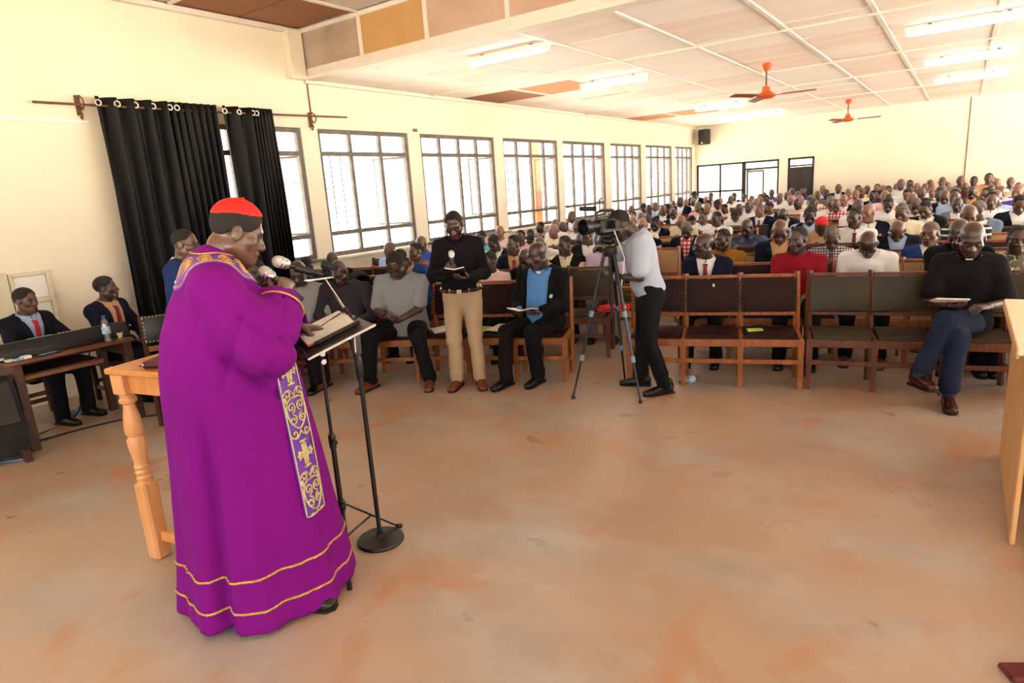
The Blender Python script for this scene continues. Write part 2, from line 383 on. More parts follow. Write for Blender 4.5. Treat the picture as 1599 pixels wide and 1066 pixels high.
# near high ceiling
b = MB(); b.box(((WX + RX) / 2, (NY + BY) / 2, NZ + .09), (RX - WX + .4, BY - NY + .2, .1), bev=0); nceil = struct(b.build('ceiling_near', M_batten))
ny = [6.18, 4.4, 2.6, .8, -1, -3]
for i in range(len(bx) - 1):
    for j in range(5):
        m = M_ceiln
        if i == 0 and j == 0:
            for q in range(2):
                b = MB(); b.box((-7.0, 5.73 - .89 * q, NZ + .028), (1.17, .87, .014)); b.build('panel', M_hbrown, nceil)
            continue
        b = MB(); b.box(((bx[i] + bx[i + 1]) / 2, (ny[j] + ny[j + 1]) / 2, NZ + .028), (bx[i + 1] - bx[i] - .015, 1.77, .014)); b.build('panel', m, nceil)
for x in bx[1:-1]: b = MB(); b.box((x, (BY + NY) / 2, NZ + .01), (.055, BY - NY, .025)); b.build('batten', M_batten, nceil)
for y in ny[1:-1]: b = MB(); b.box((0, y, NZ + .008), (RX - WX, .05, .022)); b.build('batten', M_batten, nceil)
b = MB(); b.box((WX + .04, (BY + NY) / 2, NZ - .02), (.08, BY - NY, .06)); struct(b.build('trim_4', M_batten))
b = MB(); b.box((WX + .015, .0, 2.8), (.03, 6.7, .035)); struct(b.build('trim_5', M_white))
b = MB(); b.tube([(WX + .012, 6.25, 3.45), (WX + .012, 6.25, 2.86)], .01, 6); struct(b.build('trim_6', M_rust))
b = MB(); b.box((WX + .01, 8.36, 2.9), (.02, .1, .05)); struct(b.build('trim_7', M_steel))
# wall hatch at the left edge
ht = thing('wall_hatch', 'white painted hatch with two recessed panels on the left wall behind the keyboard', 'hatch', (WX, 2.5, .78))
b = MB()
for y in (-.16, .16): b.box((.02, y, .28), (.04, .035, .56))
for z in (.015, .27, .545): b.box((.02, 0, z), (.04, .32, .03))
b.build('frame', M_beige, ht)
for z in (.14, .41): b = MB(); b.box((.008, 0, z), (.016, .28, .22)); b.build('panel', M_white, ht)
b = MB(); b.box((.02, .2, .3), (.03, .04, .03)); b.build('hinge', M_beige, ht)
b = MB(); b.box((WX + .03, 2.2, 1.06), (.06, .22, .6)); struct(b.build('trim_8', M_beige))

# ---------------------------------------------------------------- lights and fans
def tube_light(x0, x1, y, label):
    t = thing('tube_light', label, 'light', ((x0 + x1) / 2, y, CZ), 0, 'fluorescent lights under the hall ceiling'); L_ = x1 - x0
    b = MB(); b.box((0, 0, -.035), (L_, .07, .05)); b.build('batten_housing', M_white, t)
    for s in (-1, 1): b = MB(); b.box((s * (L_ / 2 - .03), 0, -.085), (.05, .045, .05)); b.build('end_cap', M_white, t)
    b = MB(); b.tube([(-L_ / 2 + .05, 0, -.095), (L_ / 2 - .05, 0, -.095)], .02, 10); b.build('tube', M_tube, t)
    for s in (-.3, .3): b = MB(); b.box((s * L_, 0, -.005), (.04, .05, .02)); b.build('bracket', M_rust, t)
tube_light(-5.27, -4.07, 6.9, 'fluorescent tube light nearest the bulkhead')
tube_light(-5.37, -4.19, 10.06, 'second fluorescent tube light from the bulkhead, left of the near fan')
tube_light(-5.41, -4.2, 15.85, 'third fluorescent tube light, behind the left blade of the near fan')
tube_light(-5.5, -4.1, 19.4, 'farthest fluorescent tube light near the far wall speaker')
tube_light(-.75, .55, 10.06, 'fluorescent tube light at the upper right, nearer of two')
tube_light(-.7, .55, 13.3, 'fluorescent tube light at the upper right, second of the pair')
tube_light(-.65, .55, 16.4, 'fluorescent tube light at the right, close to the far end of the ceiling')
def fan(x, y, label, a0):
    t = thing('ceiling_fan', label, 'fan', (x, y, CZ), a0, 'ceiling fans')
    b = MB(); b.lathe([(.05, 0), (.085, -.03), (.06, -.09), (.045, -.11)], 16); b.build('canopy', M_fan, t)
    b = MB(); b.tube([(0, 0, -.1), (0, 0, -.38)], .013, 8); b.build('rod', M_rust, t)
    b = MB(); b.lathe([(.02, -.33), (.05, -.35), (.07, -.42), (.12, -.455), (.15, -.49), (.1, -.52), (.03, -.53)], 20); b.build('motor', M_fan, t)
    for k in range(3):
        Mk = rotz(2 * math.pi * k / 3)
        b = MB(); b.box((.17, 0, -.485), (.16, .03, .008), M=Mk); b.build('blade_arm', M_rust, t)
        b = MB(); b.grid([Mk @ Vector((.22 + .5 * i / 6, (j - .5) * (.13 - .02 * (i / 6)), -.485 + (j - .5) * .03)) for i in range(7) for j in range(2)], 7, 2, off=[Mk @ Vector((.22 + .5 * i / 6, (j - .5) * (.13 - .02 * (i / 6)), -.477 + (j - .5) * .03)) for i in range(7) for j in range(2)]); b.build('blade', mat('brown_fan_blade', '8C4A30', .4) if k == 0 and False else M_blade, t)
M_blade = mat('brown_fan_blade', '96502F', .4, var=.15)
fan(-2.64, 11.02, 'orange ceiling fan nearer the camera', R_(2)); fan(-2.5, 18.64, 'orange ceiling fan farther back near the far wall', R_(5))
# wall speaker
t = thing('wall_speaker', 'black loudspeaker box mounted high in the far left corner', 'speaker', (-7.2, 22.0, 2.9), R_(-20))
b = MB(); b.box((0, 0, .24), (.3, .28, .48), bev=.015); b.build('cabinet', M_dark, t)
b = MB(); b.box((.0, -.145, .24), (.26, .01, .44)); b.build('grille', mat('speaker_cloth', '33302E', .9), t)
b = MB(); b.lathe([(.03, 0), (.025, .012)], 12, M=Matrix.Translation((.02, -.15, .05)) @ Matrix.Rotation(R_(90), 4, 'X')); b.build('badge', M_white, t)
b = MB(); b.box((0, .17, .25), (.06, .12, .06)); b.build('bracket', M_rust, t)

# ---------------------------------------------------------------- curtains
M_curt = mat('black_curtain_cloth', '0F0E10', .6, spec=.3, var=.15, scale=5)
t = thing('curtain_rod', 'thin rusty curtain rod on scrolled brackets above the first window', 'curtain rod', (WX, 0, 2.98))
b = MB(); b.tube([(.13, 2.83, -.03), (.13, 4.8, -.015), (.13, 6.79, .03)], .012, 8); b.build('rod', M_rust, t)
for y in (3.28, 6.22):
    b = MB(); b.box((.01, y, -.02), (.02, .05, .2)); b.tube([(.02, y, .04), (.07, y, .07), (.13, y, .03), (.14, y, -.03), (.1, y, -.07), (.06, y, -.04)], .009, 8)
    b.tube([(.02, y, -.1), (.05, y, -.08), (.07, y, -.12), (.04, y, -.16), (.015, y, -.13)], .008, 8); b.build('bracket', M_rust, t)
def curtain(y0, y1, phases, label, bot, seed):
    t = thing('curtain', label, 'curtain', (WX + .13, 0, 0), 0, 'black curtains'); r = np.random.default_rng(seed)
    nu, nv = 150, 26; F = []; K = []
    for i in range(nu):
        u = i / (nu - 1)
        ph = np.interp(u, [0, .55, 1], phases)
        for j in range(nv):
            v = j / (nv - 1); z = 3.04 + (bot - 3.04) * v
            amp = .05 + .012 * v
            y = y0 + (y1 - y0) * u + .012 * math.sin(ph * 1.0 + 4 * v)
            x = amp * math.cos(ph + .25 * math.sin(3 * v + u * 5)) + .012 * math.sin(2.1 * ph + 5 * v)
            F.append((x + .004, y, z)); K.append((x - .004, y, z))
    b = MB(); b.grid(F, nu, nv, off=K); b.build('cloth', M_curt, t, 180)
    k = 0
    for ph0 in np.arange(0, phases[-1], 2 * math.pi):
        if ph0 > phases[1] + 7 and k > 1: break
        u = np.interp(ph0, phases, [0, .55, 1]); y = y0 + (y1 - y0) * u
        b = MB(); M = tr(.056, y + .02, 2.975) @ Matrix.Rotation(R_(90), 4, 'Y'); V = []
        for a in range(16):
            for c in range(6):
                A = 2 * math.pi * a / 16; C = 2 * math.pi * c / 6; rr = .028 + .008 * math.cos(C); V.append((rr * math.cos(A), rr * math.sin(A), .006 * math.sin(C)))
        b.add(V, [(a * 6 + c, ((a + 1) % 16) * 6 + c, ((a + 1) % 16) * 6 + (c + 1) % 6, a * 6 + (c + 1) % 6) for a in range(16) for c in range(6)], 0, M)
        b.build('eyelet', mat_eyelet, t); k += 1
mat_eyelet = mat('silver_eyelet', 'CFC8BE', .3, metal=.8)
curtain(3.38, 4.74, (0, 8 * math.pi, 23 * math.pi), 'wider black curtain with silver eyelets hanging at the left', .08, 1)
curtain(4.8, 5.5, (0, 4 * math.pi, 16 * math.pi), 'narrow black curtain gathered beside the first window', .1, 2)
# ================================================================ furniture
M_chairwood = mat('varnished_orange_wood', 'A4622F', .38, c2='7E4520', scale=5, stretch=(6, 6, 1.2), bump=.04, bscale=30)
M_chairdark = mat('varnished_dark_wood', '6A3A20', .4, c2='4A2716', scale=5, stretch=(6, 6, 1.2))
M_lbrown = mat('dark_maroon_leather', '2A1312', .5, spec=.15, var=.2, scale=9, bump=.06, bscale=90)
M_lolive = mat('dark_olive_leather', '3A3222', .42, spec=.3, var=.2, scale=9, bump=.06, bscale=90)
M_ltan = mat('worn_tan_leather', 'A98458', .5, var=.2, scale=7)
M_lblack = mat('black_leather', '151413', .35, var=.1, bump=.05, bscale=80)
M_brass = mat('dull_nail_heads', 'C9BFA8', .35, metal=.7)
M_dkwood = mat('dark_stained_wood', '4E2C1C', .45, c2='341C12', scale=4, stretch=(1.2, 6, 6))
M_topwood = mat('worn_brown_table_top', '7C4C2C', .4, c2='5E371E', scale=4, stretch=(6, 1.2, 6))
M_pine = mat('varnished_pine', 'DE9A5A', .35, c2='C9803F', scale=4, stretch=(5, 1, 1), bump=.03)
M_pineleg = mat('pale_pine_leg', 'E6AE78', .35, c2='D9975C', scale=4, stretch=(4, 4, .8))
M_ply = mat('pale_plywood', 'DDAE78', .45, c2='CB9860', scale=3, stretch=(5, 5, .7))
M_plytop = mat('cream_plywood_top', 'F0DDB8', .4, var=.06, scale=3)
M_bmetal = mat('black_powder_coat', '111112', .35)
M_chrome = mat('chrome', 'D5D5D6', .18, metal=1)
M_bplastic = mat('black_plastic', '141416', .4)
M_paper = mat('white_paper', 'F2EFEA', .8)
M_green = mat('lime_green_cover', 'A6D63A', .5)
M_redcloth = mat('bright_red_cloth', 'D8202A', .8)
M_bottle = glass('clear_bottle_plastic', (.80, .86, .93), .75, .1)
M_blue = mat('blue_cap', '2348B8', .4)
M_label = mat('blue_white_label', '6FA6DE', .5, c2='E9F1FA', scale=30)

def F_row(x): return float(np.interp(x, [-7.6, -5.6, -4.36, -2.97, -2.37, -.97, .42, 2.6], [2.8, 3.85, 4.52, 5.06, 5.23, 5.65, 5.96, 6.4]))
def row_y(k, x):
    """y of the sitters of row k"""
    f1 = F_row(-1); return f1 + .27 + .88 * k + (F_row(x) - f1) * max(0, 1 - k / 9)

SP = .48
def pad_mesh(w_, h_, t_, bul, name, nail=False):
    """leather pad: stands in x,z, bulges towards -y"""
    n = 7; m_ = 6; Fp = []; Bp = []
    for i in range(n):
        for j in range(m_):
            u, v = i / (n - 1) * 2 - 1, j / (m_ - 1) * 2 - 1
            q = (1 - u ** 4) * (1 - v ** 4)
            Fp.append((u * w_ / 2, -t_ / 2 - bul * q, v * h_ / 2)); Bp.append((u * w_ / 2, t_ / 2 + bul * .3 * q, v * h_ / 2))
    b = MB(); b.grid(Fp, n, m_, off=Bp)
    return b.mesh(name, 60)
PADM = {}
def chair_unit(label, wood, leather, loc, rz, n=3, full=True, nails=False, group=None):
    t = thing('joined_chairs', label, 'chairs', loc, rz, group); W = n * SP
    key = ('s', full)
    if 'seat' not in PADM:
        PADM['seat'] = pad_mesh(SP - .055, .4, .04, .022, 'seat'); PADM['back'] = pad_mesh(SP - .02, .30, .035, .016, 'backrest')
        for m in PADM.values(): m.materials.append(None)
        b = MB(); b.tube([(0, 0, 0), (0, 0, .43)], [.019 * 1.35, .026 * 1.35], 4, M=rotz(R_(45))); PADM['leg'] = b.mesh('front_leg')
        b = MB(); b.tube([(0, -.04, 0), (0, 0, .44), (0, .085, .945)], [.024, .03, .026], 4, M=Matrix.Identity(4)); PADM['post'] = b.mesh('back_post')
        b = MB(); b.box((0, .02, .4), (SP - .03, .028, .065)); PADM['rail'] = b.mesh('front_rail')
        b = MB(); b.box((0, .02, .235), (SP - .03, .022, .04)); PADM['stretcher'] = b.mesh('stretcher')
        b = MB(); b.box((0, .21, .415), (.032, .42, .06)); PADM['side_rail'] = b.mesh('side_rail')
        b = MB(); b.box((0, .21, .17), (.022, .4, .035)); PADM['side_stretcher'] = b.mesh('side_stretcher')
        b = MB(); b.box((0, .494, .912), (SP - .03, .03, .028), rot=None); PADM['top_rail'] = b.mesh('top_rail')
        b = MB(); b.box((0, .438, .575), (SP - .03, .03, .03)); PADM['low_rail'] = b.mesh('low_rail')
        for k in ('leg', 'post', 'rail', 'stretcher', 'side_rail', 'side_stretcher', 'top_rail', 'low_rail'): PADM[k].materials.append(None)
        b = MB()
        for k in range(2):
            for q in range(8): b.box(((k - .5) * (SP - .03), .44 + .012 * q / 2 - .03, .61 + .27 * q / 7), (.028, .012, .012), bev=.003)
        PADM['nails'] = b.mesh('stitches'); PADM['nails'].materials.append(None)
        b = MB()
        b.v = []; b.f = []; b.m = []
        def merge(me, M):
            V = [v.co.copy() for v in me.vertices]; b.add(V, [tuple(p.vertices) for p in me.polygons], 0, M)
        for i in range(4):
            for k in ('leg', 'side_rail', 'side_stretcher'): merge(PADM[k], tr(i * SP, .02 if k == 'leg' else 0, 0))
            merge(PADM['post'], tr(i * SP, .42, 0))
        for i in range(3):
            for k in ('rail', 'stretcher', 'top_rail', 'low_rail'): merge(PADM[k], tr((i + .5) * SP, 0, 0))
        PADM['frame'] = b.mesh('frame'); PADM['frame'].materials.append(None)
    if full:
        for i in range(n + 1):
            link('front_leg', PADM['leg'], t, tr(i * SP, .02, 0), wood); link('back_post', PADM['post'], t, tr(i * SP, .42, 0), wood)
            link('side_rail', PADM['side_rail'], t, tr(i * SP, 0, 0), wood); link('side_stretcher', PADM['side_stretcher'], t, tr(i * SP, 0, 0), wood)
        for i in range(n):
            for k in ('rail', 'stretcher', 'top_rail', 'low_rail'): link({'rail': 'front_rail'}.get(k, k), PADM[k], t, tr((i + .5) * SP, 0, 0), wood)
    else: link('frame', PADM['frame'], t, tr(0, 0, 0), wood)
    for i in range(n):
        link('seat', PADM['seat'], t, tr((i + .5) * SP, .225, .445) @ Matrix.Rotation(R_(-90), 4, 'X'), leather)
        bk = link('backrest', PADM['back'], t, tr((i + .5) * SP, .465, .745) @ Matrix.Rotation(R_(-9.5), 4, 'X'), leather)
        if nails:
            s = link('stitches', PADM['nails'], bk, Matrix.Rotation(R_(9.5), 4, 'X') @ tr(0, -.485, -.745), M_lblack); s['kind'] = 'stuff'
    return t
a_ = lambda p, q: math.atan2(q[1] - p[1], q[0] - p[0])
def unit_at(p, q, *a, **k): return chair_unit(a[0], a[1], a[2], (p[0], p[1], 0), a_(p, q), **k)
u1 = unit_at((-5.66, 3.86), (-4.40, 4.5), 'front-row joined chairs behind the music stand, under the two grey-shirted clergymen', M_chairwood, M_lbrown, nails=True)
u2 = unit_at((-4.33, 4.56), (-2.97, 5.06), 'front-row joined chairs of orange wood beside the man in khaki trousers', M_chairwood, M_lbrown, nails=True)
u3 = unit_at((-2.40, 5.22), (-1.01, 5.63), 'three empty joined chairs with dark maroon leather in the front row', M_chairwood, M_lbrown, nails=True)
u4 = unit_at((-.96, 5.66), (.40, 5.95), 'front-row joined chairs with dark olive leather, the priest with crossed legs on their right seat', M_chairdark, M_lolive)
u5 = unit_at((.46, 5.97), (1.9, 6.27), 'front-row joined chairs with dark olive leather at the right edge, half hidden by the desk', M_chairdark, M_lolive)
ORD = ['front', 'second', 'third', 'fourth', 'fifth', 'sixth', 'seventh', 'eighth', 'ninth', 'tenth', 'eleventh', 'twelfth', 'thirteenth', 'fourteenth', 'fifteenth', 'sixteenth', 'seventeenth', 'eighteenth']
XS = [(-7.3, 'by the window wall'), (-5.82, 'left of the middle'), (-4.36, 'left of the aisle'), (-2.28, 'right of the aisle'), (-.8, 'in the right half'), (.68, 'at the right edge')]
for k in range(1, 18):
    for i, (x, pl) in enumerate(XS):
        if k > 3 and i < 3: x += .2
        p = (x, row_y(k, x) - .25); x2 = x + 1.44; q = (x2, row_y(k, x2) - .25)
        wood = M_chairwood if (k + i) % 3 else M_chairdark
        lea = (M_lbrown, M_lolive, M_ltan, M_ltan, M_lbrown)[(k * 2 + i) % 5] if k > 1 else (M_lbrown, M_lbrown, M_lolive, M_lbrown, M_ltan, M_lolive)[i]
        unit_at(p, q, f'joined chairs in the {ORD[k]} row from the front, {pl}', wood, lea, full=k < 3, group='rows of joined chairs filled by the crowd')
# worn label stuck on two of the front backrests, drawn as small paper patches
for (dx, dz, w_, nm) in ((.26, .85, .055, 'cream paper sticker on the left backrest of the three empty maroon chairs'), (.73, .84, .02, 'tiny torn paper scrap on the middle backrest of the three empty maroon chairs')):
    M = u3.matrix_basis.copy(); M = tr(-2.40, 5.22, 0) @ rotz(a_((-2.40, 5.22), (-1.01, 5.63)))
    b = MB(); b.box((0, 0, 0), (w_, .002, .028), bev=0)
    o = b.build('paper_sticker', M_plytop); o.matrix_basis = M @ tr(dx, .432 + (dz - .745) * .17 , dz) @ Matrix.Rotation(R_(-9.5), 4, 'X'); tag(o, nm, 'sticker')
# ---------------------------------------------------------------- pine table beside the cardinal
t = thing('pine_side_table', 'orange pine side table with turned legs beside the man in purple', 'table', (-3.47, 1.40, 0), R_(11))
b = MB(); b.box((.21, .24, 1.055), (.48, .53, .03), bev=.006); b.build('table_top', M_pine, t)
LEGP = [(.066, 0), (.066, .012), (.066, .40)]
def turned_leg(x, y):
    b = MB(); b.box((0, 0, .22), (.088, .088, .44), bev=.012); b.box((0, 0, .985), (.088, .088, .11), bev=.008)
    b.lathe([(.044, .43), (.036, .455), (.040, .47), (.034, .485), (.040, .5), (.034, .515), (.040, .53), (.033, .55), (.044, .64), (.046, .68), (.034, .70), (.045, .715), (.046, .74), (.040, .80), (.030, .85), (.028, .875), (.042, .885), (.042, .9), (.034, .91), (.038, .94), (.044, .96)], 20)
    o = b.build('turned_leg', M_pineleg, t); o.location = (x, y, 0)
for x, y in ((.03, .03), (.39, .03), (.03, .45), (.39, .45)): turned_leg(x, y)
for x0, x1, y0, y1 in ((.05, .37, .02, .045), (.05, .37, .44, .465), (.015, .04, .05, .43), (.38, .405, .05, .43)):
    b = MB(); b.box(((x0 + x1) / 2, (y0 + y1) / 2, .985), (x1 - x0, y1 - y0, .105)); b.build('apron', M_pine, t)
for x0, x1, y0, y1 in ((.05, .37, .02, .05), (.19, .23, .05, .43), (.05, .37, .44, .47)):
    b = MB(); b.box(((x0 + x1) / 2, (y0 + y1) / 2, .13), (x1 - x0, y1 - y0, .055)); b.build('stretcher', M_pine, t)
t = thing('zipped_folder', 'maroon leather zip folder lying on the pine side table', 'folder', (-3.24, 1.64, 1.071), R_(30))
M_mar = mat('maroon_leatherette', '5C1A20', .4, var=.15, bump=.05)
b = MB(); b.box((0, 0, .018), (.24, .32, .036), bev=.014); b.build('cover', M_mar, t)
b = MB(); b.box((0, 0, .018), (.246, .326, .005), bev=0); b.build('zip', M_bplastic, t)
for q in (-.1, 0): b = MB(); b.lathe([(.007, 0), (.005, .004)], 10, M=tr(q, -.16, .024) @ Matrix.Rotation(R_(90), 4, 'X')); b.build('stud', M_brass, t)
# ---------------------------------------------------------------- plywood desk at the right edge
t = thing('plywood_desk', 'pale plywood desk with a cream top at the right edge', 'desk', (.30, 3.5, 0))
b = MB(); b.box((.42, .63, .965), (.94, 1.28, .035), bev=.006); b.build('desk_top', M_plytop, t)
b = MB(); b.box((.02, .65, .475), (.022, 1.18, .945)); b.build('side_panel', M_ply, t)
b = MB(); b.box((.84, .65, .475), (.022, 1.18, .945)); b.build('side_panel', M_ply, t)
b = MB(); b.box((.43, 1.23, .475), (.8, .02, .945)); b.build('back_panel', M_ply, t)
b = MB(); b.box((-.045, .63, .955), (.012, 1.26, .05)); b.build('edge_band', M_ply, t)
# ---------------------------------------------------------------- keyboard table group on the left
t = thing('instrument_table', 'dark wooden table carrying the long black keyboard by the left wall', 'table', (-6.37, 2.2, 0))
b = MB(); b.box((0, 0, .735), (.62, .96, .03)); b.build('table_top', M_topwood, t)
for x in (-.26, .27):
    for y in (-.42, .42): b = MB(); b.box((x, y, .36), (.065, .065, .72)); b.build('leg', M_dkwood, t)
for y in (-.42, .42): b = MB(); b.box((0, y, .66), (.5, .025, .12)); b.build('apron', M_dkwood, t)
b = MB(); b.box((-.27, 0, .66), (.025, .8, .12)); b.build('apron', M_dkwood, t)
b = MB(); b.box((.27, -.1, .60), (.03, .62, .035)); b.build('drawer_rail', M_topwood, t)
b = MB(); b.box((.05, -.1, .615), (.42, .6, .02)); b.build('shelf', M_dkwood, t)
t = thing('electric_keyboard', 'long black electric keyboard lying on the dark table before two seated men', 'keyboard', (-6.34, 2.12, .75), R_(2))
b = MB(); b.box((0, 0, .03), (.36, 1.16, .06), bev=.012); b.prism([(.02, .05), (.18, .05), (.175, .085), (.13, .135), (.10, .135)], 1.15, M=Matrix.Rotation(R_(90), 4, 'X') @ tr(0, 0, -.575)); b.build('body', M_bplastic, t)
M_key = mat('ivory_keys', 'E8E6E0', .35)
b = MB()
for k in range(36): b.box((-.09, -.54 + .0305 * k, .062), (.14, .028, .012), bev=.002)
o = b.build('white_keys', M_key, t); o['kind'] = 'stuff'
b = MB()
for k in range(36):
    if k % 7 not in (2, 6): b.box((-.055, -.525 + .0305 * k, .072), (.085, .014, .014), bev=.002)
o = b.build('black_keys', M_bplastic, t); o['kind'] = 'stuff'
b = MB(); b.box((.115, -.1, .138), (.03, .18, .006)); b.build('display', mat('grey_display', '7E8790', .25), t)
b = MB()
for k in range(14): b.box((.108 + .018 * (k % 2), .05 + .03 * (k // 2), .138), (.010, .014, .006), bev=.002)
b.build('buttons', mat('grey_buttons', 'A8A8A8', .4), t)
b = MB(); b.box((.182, -.44, .03), (.004, .09, .018), bev=0); b.build('badge', mat('silver_badge', 'B8B8B8', .35), t)
def bottle(loc, label, rx=0, rz=0, full=True):
    t = thing('water_bottle', label, 'bottle', loc); t.rotation_euler = (rx, 0, rz)
    b = MB(); b.lathe([(.012, 0), (.03, .002), (.032, .02), (.032, .15), (.026, .18), (.012, .2), (.011, .21)], 16); b.build('body', M_bottle, t)
    b = MB(); b.lathe([(.0335, .07), (.0335, .13)], 16); b.build('label_band', M_label, t)
    b = MB(); b.lathe([(.015, .208), (.015, .228), (.012, .23)], 12); b.build('cap', M_blue, t)
    return t
bottle((-6.14, 2.5, .75), 'water bottle with a blue cap standing at the end of the keyboard table')
bottle((-6.93, 2.45, .033), 'water bottle lying on the floor behind the keyboard table', R_(90), R_(40))
bottle((-1.86, 5.56, .033), 'water bottle lying on the floor beneath the three empty maroon chairs', R_(90), R_(-30))
t = thing('mobile_phone', 'dark mobile phone lying on the near edge of the keyboard table', 'phone', (-6.1, 2.02, .752), R_(15))
b = MB(); b.box((0, 0, .005), (.075, .15, .009), bev=.004); b.build('body', M_bplastic, t)
b = MB(); b.box((0, 0, .0098), (.066, .135, .001), bev=0); b.build('screen', mat('bluish_screen', '9DB2D6', .12), t)
t = thing('paper_packet', 'small pile of white and blue packets on the keyboard table corner', 'packets', (-6.12, 1.82, .751), R_(10))
b = MB(); b.box((0, .05, .012), (.07, .06, .024)); b.build('box', M_paper, t); b = MB(); b.box((.02, -.02, .01), (.05, .05, .018)); b.build('packet', M_label, t); b = MB(); b.box((-.02, -.06, .011), (.05, .05, .02)); b.build('packet', M_beige, t)
t = thing('cup', 'small cream cup beside the bottle on the keyboard table', 'cup', (-6.2, 2.62, .75))
b = MB(); b.lathe([(.025, 0), (.038, .05), (.036, .05), (.022, .006)], 16); b.build('bowl', M_plytop, t)
# studded black chair between the tables
def studded_chair(loc, rz, label):
    t = thing('studded_chair', label, 'chair', loc, rz)
    for x in (-.2, .2):
        b = MB(); b.tube([(x, -.2, 0), (x, -.2, .45)], .026, 4); b.build('front_leg', M_dkwood, t)
        b = MB(); b.tube([(x, .2, 0), (x, .21, .5), (x, .25, .92)], .026, 4); b.build('back_post', M_dkwood, t)
    me = pad_mesh(.42, .40, .05, .03, 'seat'); me.materials.append(M_lblack); link('seat', me, t, tr(0, 0, .46) @ Matrix.Rotation(R_(-90), 4, 'X'))
    me = pad_mesh(.40, .24, .035, .02, 'backrest'); me.materials.append(M_lblack); bk = link('backrest', me, t, tr(0, .225, .8) @ Matrix.Rotation(R_(-6), 4, 'X'))
    b = MB()
    for i in range(14):
        for z in (-.112, .112): b.box((-.19 + .38 * i / 13, -.022, z), (.012, .008, .012), bev=.003)
    for j in range(7):
        for x in (-.192, .192): b.box((x, -.022, -.1 + .2 * j / 6), (.012, .008, .012), bev=.003)
    b.build('nail_heads', M_brass, bk)['kind'] = 'stuff'
    for z in (.62,): b = MB(); b.box((0, .222, z), (.38, .028, .05)); b.build('back_rail', M_chairwood, t)
    for z, y in ((.4, -.2), (.2, -.2), (.2, .2)): b = MB(); b.box((0, y, z), (.38, .025, .045)); b.build('rail', M_dkwood, t)
    for x in (-.2, .2): b = MB(); b.box((x, 0, .25), (.025, .38, .04)); b.build('rail', M_dkwood, t)
studded_chair((-5.75, 2.85, 0), R_(66), 'black leather chair with nail-head trim beside the keyboard table')
# wooden stools used by the two keyboard men
def stool(loc, rz, label):
    t = thing('wooden_stool', label, 'stool', loc, rz)
    b = MB(); b.box((0, 0, .405), (.36, .36, .03)); b.build('seat', M_topwood, t)
    for x in (-.14, .14):
        for y in (-.14, .14): b = MB(); b.box((x, y, .195), (.045, .045, .39)); b.build('leg', M_dkwood, t)
    for s in (-.14, .14):
        b = MB(); b.box((0, s, .14), (.24, .025, .04)); b.build('stretcher', M_topwood, t); b = MB(); b.box((s, 0, .2), (.025, .24, .04)); b.build('stretcher', M_topwood, t)
stool((-7.08, 2.18, 0), 0, 'dark wooden stool under the man with the bright red tie'); stool((-7.02, 2.86, 0), 0, 'dark wooden stool under the man with the dark red tie')
# floor monitor speaker at left edge
t = thing('floor_monitor', 'black wedge-shaped floor loudspeaker at the left edge', 'speaker', (-6.12, 1.48, .0), R_(-8))
b = MB(); b.prism([(-.22, .12), (.18, .05), (.2, .3), (.05, .62), (-.22, .62)], .5, M=Matrix.Rotation(R_(90), 4, 'X') @ tr(0, 0, -.25)); b.build('cabinet', mat('rough_black_carpet', '1D1D1E', .95, bump=.3, bscale=150), t)
b = MB(); b.grid([(.205 - .15 * i / 4 , -.22 + .44 * j / 4, .32 + .29 * i / 4) for i in range(5) for j in range(5)], 5, 5, off=[(.195 - .15 * i / 4, -.22 + .44 * j / 4, .31 + .29 * i / 4) for i in range(5) for j in range(5)]); b.build('grille', M_dark, t)
for y in (-.2, .2):
    b = MB(); b.box((.12, y, .05), (.3, .05, .1)); b.build('foot', M_dkwood, t)
# cables on the floor
def cable(name, label, pts, r, m):
    P = np.array(pts, float); T = np.linspace(0, len(P) - 1, len(P) * 8); q = []
    for u in T:
        i = int(min(u, len(P) - 2)); f = u - i; p0 = P[max(i - 1, 0)]; p1 = P[i]; p2 = P[i + 1]; p3 = P[min(i + 2, len(P) - 1)]
        q.append(.5 * (2 * p1 + (p2 - p0) * f + (2 * p0 - 5 * p1 + 4 * p2 - p3) * f * f + (3 * p1 - p0 - 3 * p2 + p3) * f ** 3))
    b = MB(); b.tube(q, r, 6); tag(b.build(name, m), label, 'cable')
cable('blue_cable', 'thin pale blue cable looped on the floor by the floor monitor', [(-6.4, 1.2, .01), (-5.95, 1.6, .01), (-6.05, 1.72, .01), (-6.35, 1.85, .01), (-6.3, 1.98, .012)], .007, mat('pale_blue_rubber', '6FA3CC', .5))
cable('black_cable', 'black cable running along the floor under the keyboard table', [(-6.2, 1.4, .01), (-6.3, 1.9, .01), (-6.25, 2.3, .01), (-6.1, 2.6, .01), (-5.6, 3.0, .01)], .008, M_bplastic)
cable('hanging_cable', 'black cable hanging down behind the keyboard table', [(-6.75, 2.6, .7), (-6.8, 2.5, .3), (-6.7, 2.3, .02), (-6.5, 1.9, .01)], .006, M_bplastic)
